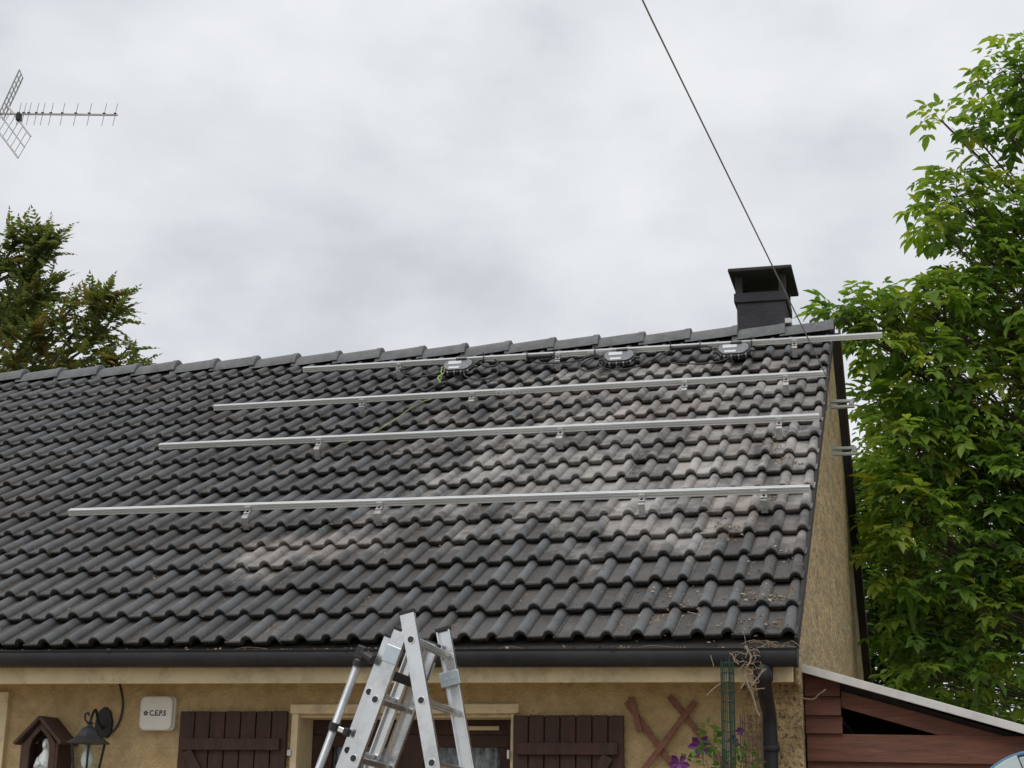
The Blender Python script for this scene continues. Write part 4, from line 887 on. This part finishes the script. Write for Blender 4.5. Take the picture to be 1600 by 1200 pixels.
# ------------------------------------------------------------------ walnut tree
def limb(mb, pts, r0, r1, n=7):
    P = smoothpath(pts, 5); k = len(P); mb.tube(P, [r0 + (r1 - r0) * i / (k - 1) for i in range(k)], n)
    return P
class Leafer:
    def __init__(s, seed): s.m = MB(); s.r = random.Random(seed)
    def leaflet(s, b, d, nrm, l, w_, t):
        u = nrm.cross(d).normalized(); m = s.m; r = s.r
        k = nrm * (-w_ * .22); bend = nrm * (-l * r.uniform(.02, .22))
        a0 = b; a1 = b + d * l * .33 + bend * .25; a2 = b + d * l * .68 + bend * .6; a3 = b + d * l + bend * 1.2
        m.add([a0, a1 + u * w_ * .46 + k * -1, a1, a1 - u * w_ * .46 + k * -1, a2 + u * w_ * .40 + k * -1, a2, a2 - u * w_ * .40 + k * -1, a3],
              [(0, 1, 2), (0, 2, 3), (1, 4, 5, 2), (2, 5, 6, 3), (4, 7, 5), (5, 7, 6)])
        m.t += [t] * 6
    def compound(s, b, d, L, t, pairs=3, ll=.13):
        r = s.r; side = d.cross(V((0, 0, 1)))
        side = side.normalized() if side.length > .05 else V((1, 0, 0))
        nrm = side.cross(d).normalized(); droop = -r.uniform(.0, .30); p = b.copy(); dd = d.copy(); st = L / (pairs + .8)
        for k in range(pairs):
            dd = (dd + V((0, 0, droop))).normalized(); p = p + dd * st; nrm = side.cross(dd).normalized()
            for sg in (-1, 1):
                ld_ = (side * sg * r.uniform(.75, 1) + dd * r.uniform(.3, .7) + V((0, 0, -r.uniform(-.15, .5)))).normalized()
                nn = (nrm + side * sg * r.uniform(-.2, .5) + V((r.uniform(-.55, .55), r.uniform(-.55, .55), 0))).normalized()
                nn = (nn - ld_ * nn.dot(ld_)).normalized(); l = ll * r.uniform(.7, 1.1) * (.72 + .14 * k)
                s.leaflet(p, ld_, nn, l, l * r.uniform(.42, .52), min(1, max(0, t + r.uniform(-.1, .1))))
        dd = (dd + V((0, 0, -.15))).normalized(); nn = side.cross(dd).normalized()
        s.leaflet(p, dd, nn, ll * 1.15, ll * .55, min(1, max(0, t + r.uniform(-.1, .1))))
def walnut():
    root = thing('walnut_tree', (3.7, 8.2, GZ), 'large walnut tree with drooping compound leaves beyond the gable', 'tree')
    rr = random.Random(9); tk = MB(); lf = Leafer(4)
    base = V((3.7, 8.2, GZ))
    trunk = limb(tk, [base, base + V((.1, -.1, 1.5)), base + V((-.1, -.2, 3.)), base + V((-.2, -.3, 5.)), base + V((-.4, -.5, 7.4)), base + V((-.5, -.5, 9.2))], .24, .05, 10)
    # clumps: centre, radius, density
    C = [((1.80, 6.6, 5.98), (.34, .5, .24), 46), ((2.10, 6.8, 5.60), (.33, .5, .28), 40), ((1.30, 6.4, 5.38), (.16, .3, .12), 9), ((1.06, 6.3, 5.44), (.11, .2, .09), 7), ((1.62, 6.5, 5.42), (.22, .3, .18), 15),
         ((2.0, 6.8, 5.25), (.30, .5, .25), 24), ((1.15, 6.4, 4.72), (.32, .4, .20), 36), ((.92, 6.3, 4.46), (.18, .3, .13), 13), ((1.55, 6.7, 4.62), (.36, .5, .28), 48), ((2.0, 6.9, 4.45), (.42, .6, .42), 66),
         ((1.35, 6.6, 4.22), (.30, .5, .2), 30), ((.25, 6.1, 3.64), (.19, .25, .13), 14), ((.02, 6.0, 3.50), (.16, .2, .09), 9), ((.80, 6.5, 3.70), (.34, .5, .27), 54), ((1.42, 6.8, 3.75), (.45, .6, .42), 80), ((2.0, 7.0, 3.7), (.5, .6, .5), 76),
         ((.42, 6.2, 3.30), (.24, .35, .18), 22), ((.75, 6.5, 3.05), (.32, .5, .30), 50), ((1.35, 6.9, 2.95), (.48, .6, .45), 84), ((2.0, 7.1, 2.8), (.5, .6, .5), 76),
         ((.50, 6.3, 2.45), (.24, .4, .26), 30), ((.85, 6.7, 2.45), (.36, .5, .30), 56), ((1.45, 7.0, 2.2), (.5, .6, .45), 84), ((2.1, 7.2, 1.9), (.5, .6, .5), 66),
         ((.55, 6.5, 1.75), (.32, .5, .32), 50), ((1.05, 6.9, 1.6), (.45, .6, .4), 70), ((1.7, 7.1, 1.3), (.5, .6, .45), 70),
         ((.6, 6.8, 1.05), (.4, .5, .35), 52), ((1.2, 7.0, .8), (.5, .6, .4), 60), ((1.9, 7.2, .5), (.5, .6, .4), 40), ((.75, 7.0, .40), (.45, .5, .35), 40),
         ((.36, 6.4, 2.75), (.18, .3, .22), 14), ((.42, 6.4, 1.95), (.2, .3, .25), 16), ((.45, 6.5, 1.3), (.2, .3, .28), 16),
         # rest of the crown, out of the frame
         ((3.1, 7.2, 6.1), (.6, .7, .5), 26), ((2.75, 7.3, 4.6), (.5, .6, .5), 44), ((2.75, 7.3, 3.4), (.5, .6, .6), 44), ((2.7, 7.4, 2.2), (.5, .6, .5), 44), ((2.6, 7.4, 1.0), (.5, .6, .5), 36), ((3.6, 7.6, 1.4), (.7, .7, .6), 34), ((2.75, 7.2, 5.6), (.4, .5, .3), 22), ((3.6, 7.8, 7.0), (.7, .8, .6), 26), ((3.1, 7.6, 5.2), (.7, .8, .6), 34), ((3.2, 7.5, 3.8), (.8, .8, .7), 34), ((3.3, 7.6, 2.4), (.8, .8, .6), 30), ((4.6, 8.4, 6.0), (.9, .9, .7), 30), ((5.0, 8.6, 4.4), (.9, 1, .8), 30), ((4.9, 8.8, 2.8), (.9, 1, .8), 26), ((3.6, 9.4, 5.4), (.9, .9, .9), 26), ((3.2, 9.2, 3.6), (.9, .9, .8), 26), ((4.2, 8.6, 7.6), (.7, .8, .6), 24)]
    for ci, (c, rad, dens) in enumerate(C):
        c = V(c); t = min(len(trunk) - 1, max(6, int(len(trunk) * ((c.z - 1.2 - GZ) / 11.8)))); s0 = trunk[t]
        mid = s0.lerp(c, .55) + V((rr.uniform(-.2, .2), rr.uniform(-.2, .2), .25)); bl = (c - s0).length
        Lp = limb(tk, [s0, s0.lerp(mid, .5) + V((0, 0, .12)), mid, c], .010 + .006 * bl, .007, 6)
        tint0 = rr.uniform(.25, .72); nro = int(dens * (.62 if c.z > 4.1 else .95))
        for k in range(nro):
            while True:
                q = V((rr.uniform(-1, 1), rr.uniform(-1, 1), rr.uniform(-1, 1)))
                if q.length <= 1: break
            q = q * (.55 + .45 * q.length); tip = c + V((q.x * rad[0], q.y * rad[1], q.z * rad[2])) * 1.12
            st0 = Lp[rr.randrange(int(len(Lp) * .72), len(Lp))]
            if True: tk.tube([st0, st0.lerp(tip, .5) + V((0, 0, rr.uniform(-.03, .05))), tip], [.007, .005, .003], 4, cap=False)
            outd = (tip - c); outd = outd.normalized() if outd.length > .01 else V((0, 0, 1))
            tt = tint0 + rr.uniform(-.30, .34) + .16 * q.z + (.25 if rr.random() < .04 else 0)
            for a in range(rr.randint(3, 4)):
                th = rr.uniform(0, 6.283); d = (V((math.cos(th), math.sin(th), rr.uniform(-.55, .75))) + outd * .7).normalized()
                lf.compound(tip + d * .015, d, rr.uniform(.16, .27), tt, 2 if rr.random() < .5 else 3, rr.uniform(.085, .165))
    tk.build('trunk', 'bark', root, smooth=True, fix=False)
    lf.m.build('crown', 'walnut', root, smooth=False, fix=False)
walnut()
# ------------------------------------------------------------------ background shrubs beyond the house
def bush(name, base, clumps, seed, label, cat, m='hedge', ls=.12):
    root = thing(name, base, label, cat); rr = random.Random(seed); tk = MB(); lf = Leafer(seed)
    b = V(base)
    for c, rad, n in clumps:
        c = V(c); P = limb(tk, [b, b.lerp(c, .5) + V((0, 0, .2)), c], .07, .012, 6); t0 = rr.uniform(.25, .6)
        for k in range(n):
            while True:
                q = V((rr.uniform(-1, 1), rr.uniform(-1, 1), rr.uniform(-1, 1)))
                if q.length <= 1: break
            tip = c + V((q.x * rad[0], q.y * rad[1], q.z * rad[2]))
            if k % 4 == 0: tk.tube([P[rr.randrange(len(P) // 2, len(P))], tip], [.006, .003], 4, cap=False)
            for a in range(11):
                th = rr.uniform(0, 6.283); d = V((math.cos(th), math.sin(th), rr.uniform(-.6, .6))).normalized(); nn = V((rr.uniform(-.6, .6), rr.uniform(-.6, .6), 1)); nn = (nn - d * nn.dot(d)).normalized(); l = ls * rr.uniform(.6, 1.2)
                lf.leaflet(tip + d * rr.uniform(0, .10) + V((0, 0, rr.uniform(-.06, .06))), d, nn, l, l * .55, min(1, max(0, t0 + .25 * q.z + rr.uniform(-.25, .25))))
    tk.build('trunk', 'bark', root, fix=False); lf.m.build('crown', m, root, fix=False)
bush('shrub', (1.1, 11.6, GZ), [((.2, 11.4, 1.6), (.6, .7, .7), 190), ((1.1, 11.5, 1.5), (.8, .7, .8), 230), ((2.2, 11.8, 1.3), (.9, .7, .9), 230), ((.5, 11.3, .3), (.8, .7, .8), 200), ((1.6, 11.4, 0), (.9, .7, .8), 180), ((2.9, 12, 2.3), (.8, .7, .9), 150), ((-.1, 11.6, 2.4), (.5, .5, .7), 200), ((.25, 11.4, 2.9), (.4, .4, .6), 110), ((.3, 11.9, 4.0), (.4, .4, .4), 30), ((.15, 11.4, 1.2), (.5, .5, .7), 170), ((.1, 11.6, .2), (.5, .5, .6), 120), ((.05, 11.7, 3.3), (.35, .4, .45), 45), ((.5, 11.8, 3.5), (.4, .4, .5), 45), ((.9, 11.8, 2.7), (.5, .5, .5), 60)], 31, 'dense leafy shrub filling the gap behind the gable and shed roof', 'shrub')
bush('hedge_tree', (3.4, 14.5, GZ), [((1.6, 14.2, 3.2), (1.0, .8, 1.0), 220), ((3., 14.5, 3.6), (1.1, .8, 1.2), 220), ((.6, 14.3, 2.0), (.9, .8, 1.0), 200), ((2.4, 14.4, 1.6), (1.2, .8, 1.1), 200), ((4.2, 14.8, 2.4), (1.2, .9, 1.4), 160), ((1.5, 14.3, .2), (1.3, .8, 1.), 150)], 33, 'far green tree showing through gaps below the walnut branches', 'tree', ls=.15)
# ------------------------------------------------------------------ conifer at left
def conifer():
    root = thing('cypress_tree', (-14.6, 14.5, GZ), 'browning cypress tree rising behind the left end of the ridge', 'tree'); rr = random.Random(17); tk = MB(); fo = MB()
    base = V((-14.6, 14.5, GZ)); limb(tk, [base, base + V((.1, 0, 5)), base + V((0, .1, 8.5)), base + V((.1, 0, 10.6))], .28, .03, 9)
    def spray(p, d, L, t):
        d = d.normalized(); side = d.cross(V((0, 0, 1))); side = side.normalized() if side.length > .05 else V((1, 0, 0)); side = (side + V((rr.uniform(-.5, .5), rr.uniform(-.5, .5), rr.uniform(-.4, .4)))).normalized()
        q = p.copy(); dd = d.copy(); n = 8
        for k in range(n):
            dd = (dd + V((0, 0, -.06))).normalized(); q2 = q + dd * (L / n); wl = L * .42 * (1 - .75 * k / n)
            for sg in (-1, 1):
                e = (side * sg + dd * .9 + V((0, 0, -.15 + rr.uniform(-.2, .2)))).normalized(); w_ = .019; u = e.cross(V((rr.uniform(-1, 1), rr.uniform(-1, 1), 1))).normalized() * w_; l = wl * rr.uniform(.6, 1.1)
                fo.add([q - u, q + u, q + e * l * .6 + u * 1.3, q + e * l, q + e * l * .6 - u * 1.3], [(0, 1, 2, 3, 4)]); fo.t.append(min(1, max(0, t + rr.uniform(-.12, .12))))
            q = q2
        u = side * .018; fo.add([q - u, q + u, q + dd * .08], [(0, 1, 2)]); fo.t.append(t)
    def branch(pts, r, n, sl, t0, spread=.18, brown=.0, start=.15):
        P = limb(tk, pts, r, .012, 6); m = len(P)
        for k in range(n):
            f = start + (1 - start) * rr.random() ** .8; i = min(m - 2, int(f * (m - 1))); p = P[i].lerp(P[i + 1], rr.random()); ax = (P[i + 1] - P[i]).normalized()
            off = V((rr.uniform(-1, 1), rr.uniform(-1, 1), rr.uniform(-.8, .9))).normalized(); d = (ax * .8 + off * .9 + V((0, 0, .1))).normalized()
            p2 = p + off * rr.uniform(0, spread)
            t = t0 + rr.uniform(-.2, .2) + (rr.uniform(.2, .6) if rr.random() < brown else 0)
            spray(p2, d, sl * rr.uniform(.6, 1.2), t)
    # visible crown: dense mass at left, two upswept limbs to the right
    for k in range(60):
        a = rr.uniform(0, 6.283); z0 = rr.uniform(-.5, 7.4); f = 1 - (z0 + .5) / 13.5; L = (1.0 + 2.2 * f) * rr.uniform(.55, .95)
        if 3.6 < z0 and math.cos(a) > .2: L *= .62
        s0 = base + V((.05, 0, z0 - GZ)); e_ = s0 + V((math.cos(a) * L, math.sin(a) * L, L * rr.uniform(.35, .7)))
        branch([s0, s0.lerp(e_, .5) + V((0, 0, -.08)), e_], .035, int(22 + 15 * L), .42, rr.uniform(.3, .55), .26, .06)
    branch([(-14.3, 14.5, 4.6), (-13.2, 14.2, 5.7), (-12.3, 14.0, 6.7), (-11.75, 13.9, 7.15)], .05, 95, .40, .45, .18, .25, .25)
    branch([(-13.2, 14.2, 5.7), (-12.6, 14.1, 6.1), (-12.0, 14.0, 6.45), (-11.55, 13.9, 6.95)], .03, 80, .40, .45, .16, .15)
    branch([(-14.2, 14.4, 4.7), (-12.9, 14.1, 5.35), (-12.0, 14.0, 5.65), (-11.3, 13.9, 6.3)], .045, 90, .38, .45, .16, .22, .25)
    branch([(-12.6, 14.1, 5.4), (-12.0, 14.0, 5.5), (-11.45, 13.9, 5.75), (-11.1, 13.8, 5.85)], .03, 90, .34, .42, .15, .25)
    branch([(-14.4, 14.4, 5.8), (-13.7, 14.1, 7.0), (-13.25, 14., 7.8), (-12.95, 13.9, 8.2)], .045, 125, .40, .42, .22, .1, .2)
    branch([(-14.4, 14.4, 6.5), (-14.0, 14.1, 7.5), (-13.7, 14., 8.1), (-13.3, 13.9, 8.35)], .04, 110, .40, .4, .22, .05, .2)
    branch([(-14.0, 14.3, 5.4), (-13.3, 14.0, 6.2), (-13.0, 13.9, 6.6)], .03, 80, .36, .5, .25, .45, .2)
    branch([(-13.9, 14.3, 5.2), (-13.2, 14.1, 6.0), (-12.75, 14.0, 6.7), (-12.4, 14.0, 7.1)], .03, 55, .36, .5, .22, .2, .15)
    branch([(-13.8, 14.3, 5.0), (-13.0, 14.1, 5.5), (-12.3, 14.0, 6.0), (-11.9, 14.0, 6.2)], .03, 60, .36, .5, .22, .2, .1)
    branch([(-14.3, 14.3, 5.9), (-13.6, 14.1, 6.6), (-13.2, 14.0, 7.1), (-12.9, 14.0, 7.4)], .03, 80, .36, .42, .24, .12, .15)
    branch([(-13.9, 14.3, 4.9), (-13.0, 14.1, 5.2), (-12.2, 14.0, 5.4), (-11.7, 14.0, 5.5)], .03, 120, .34, .4, .2, .25, .1)
    tk.build('trunk', 'bark', root, fix=False); fo.build('crown', 'conifer', root, fix=False)
conifer()
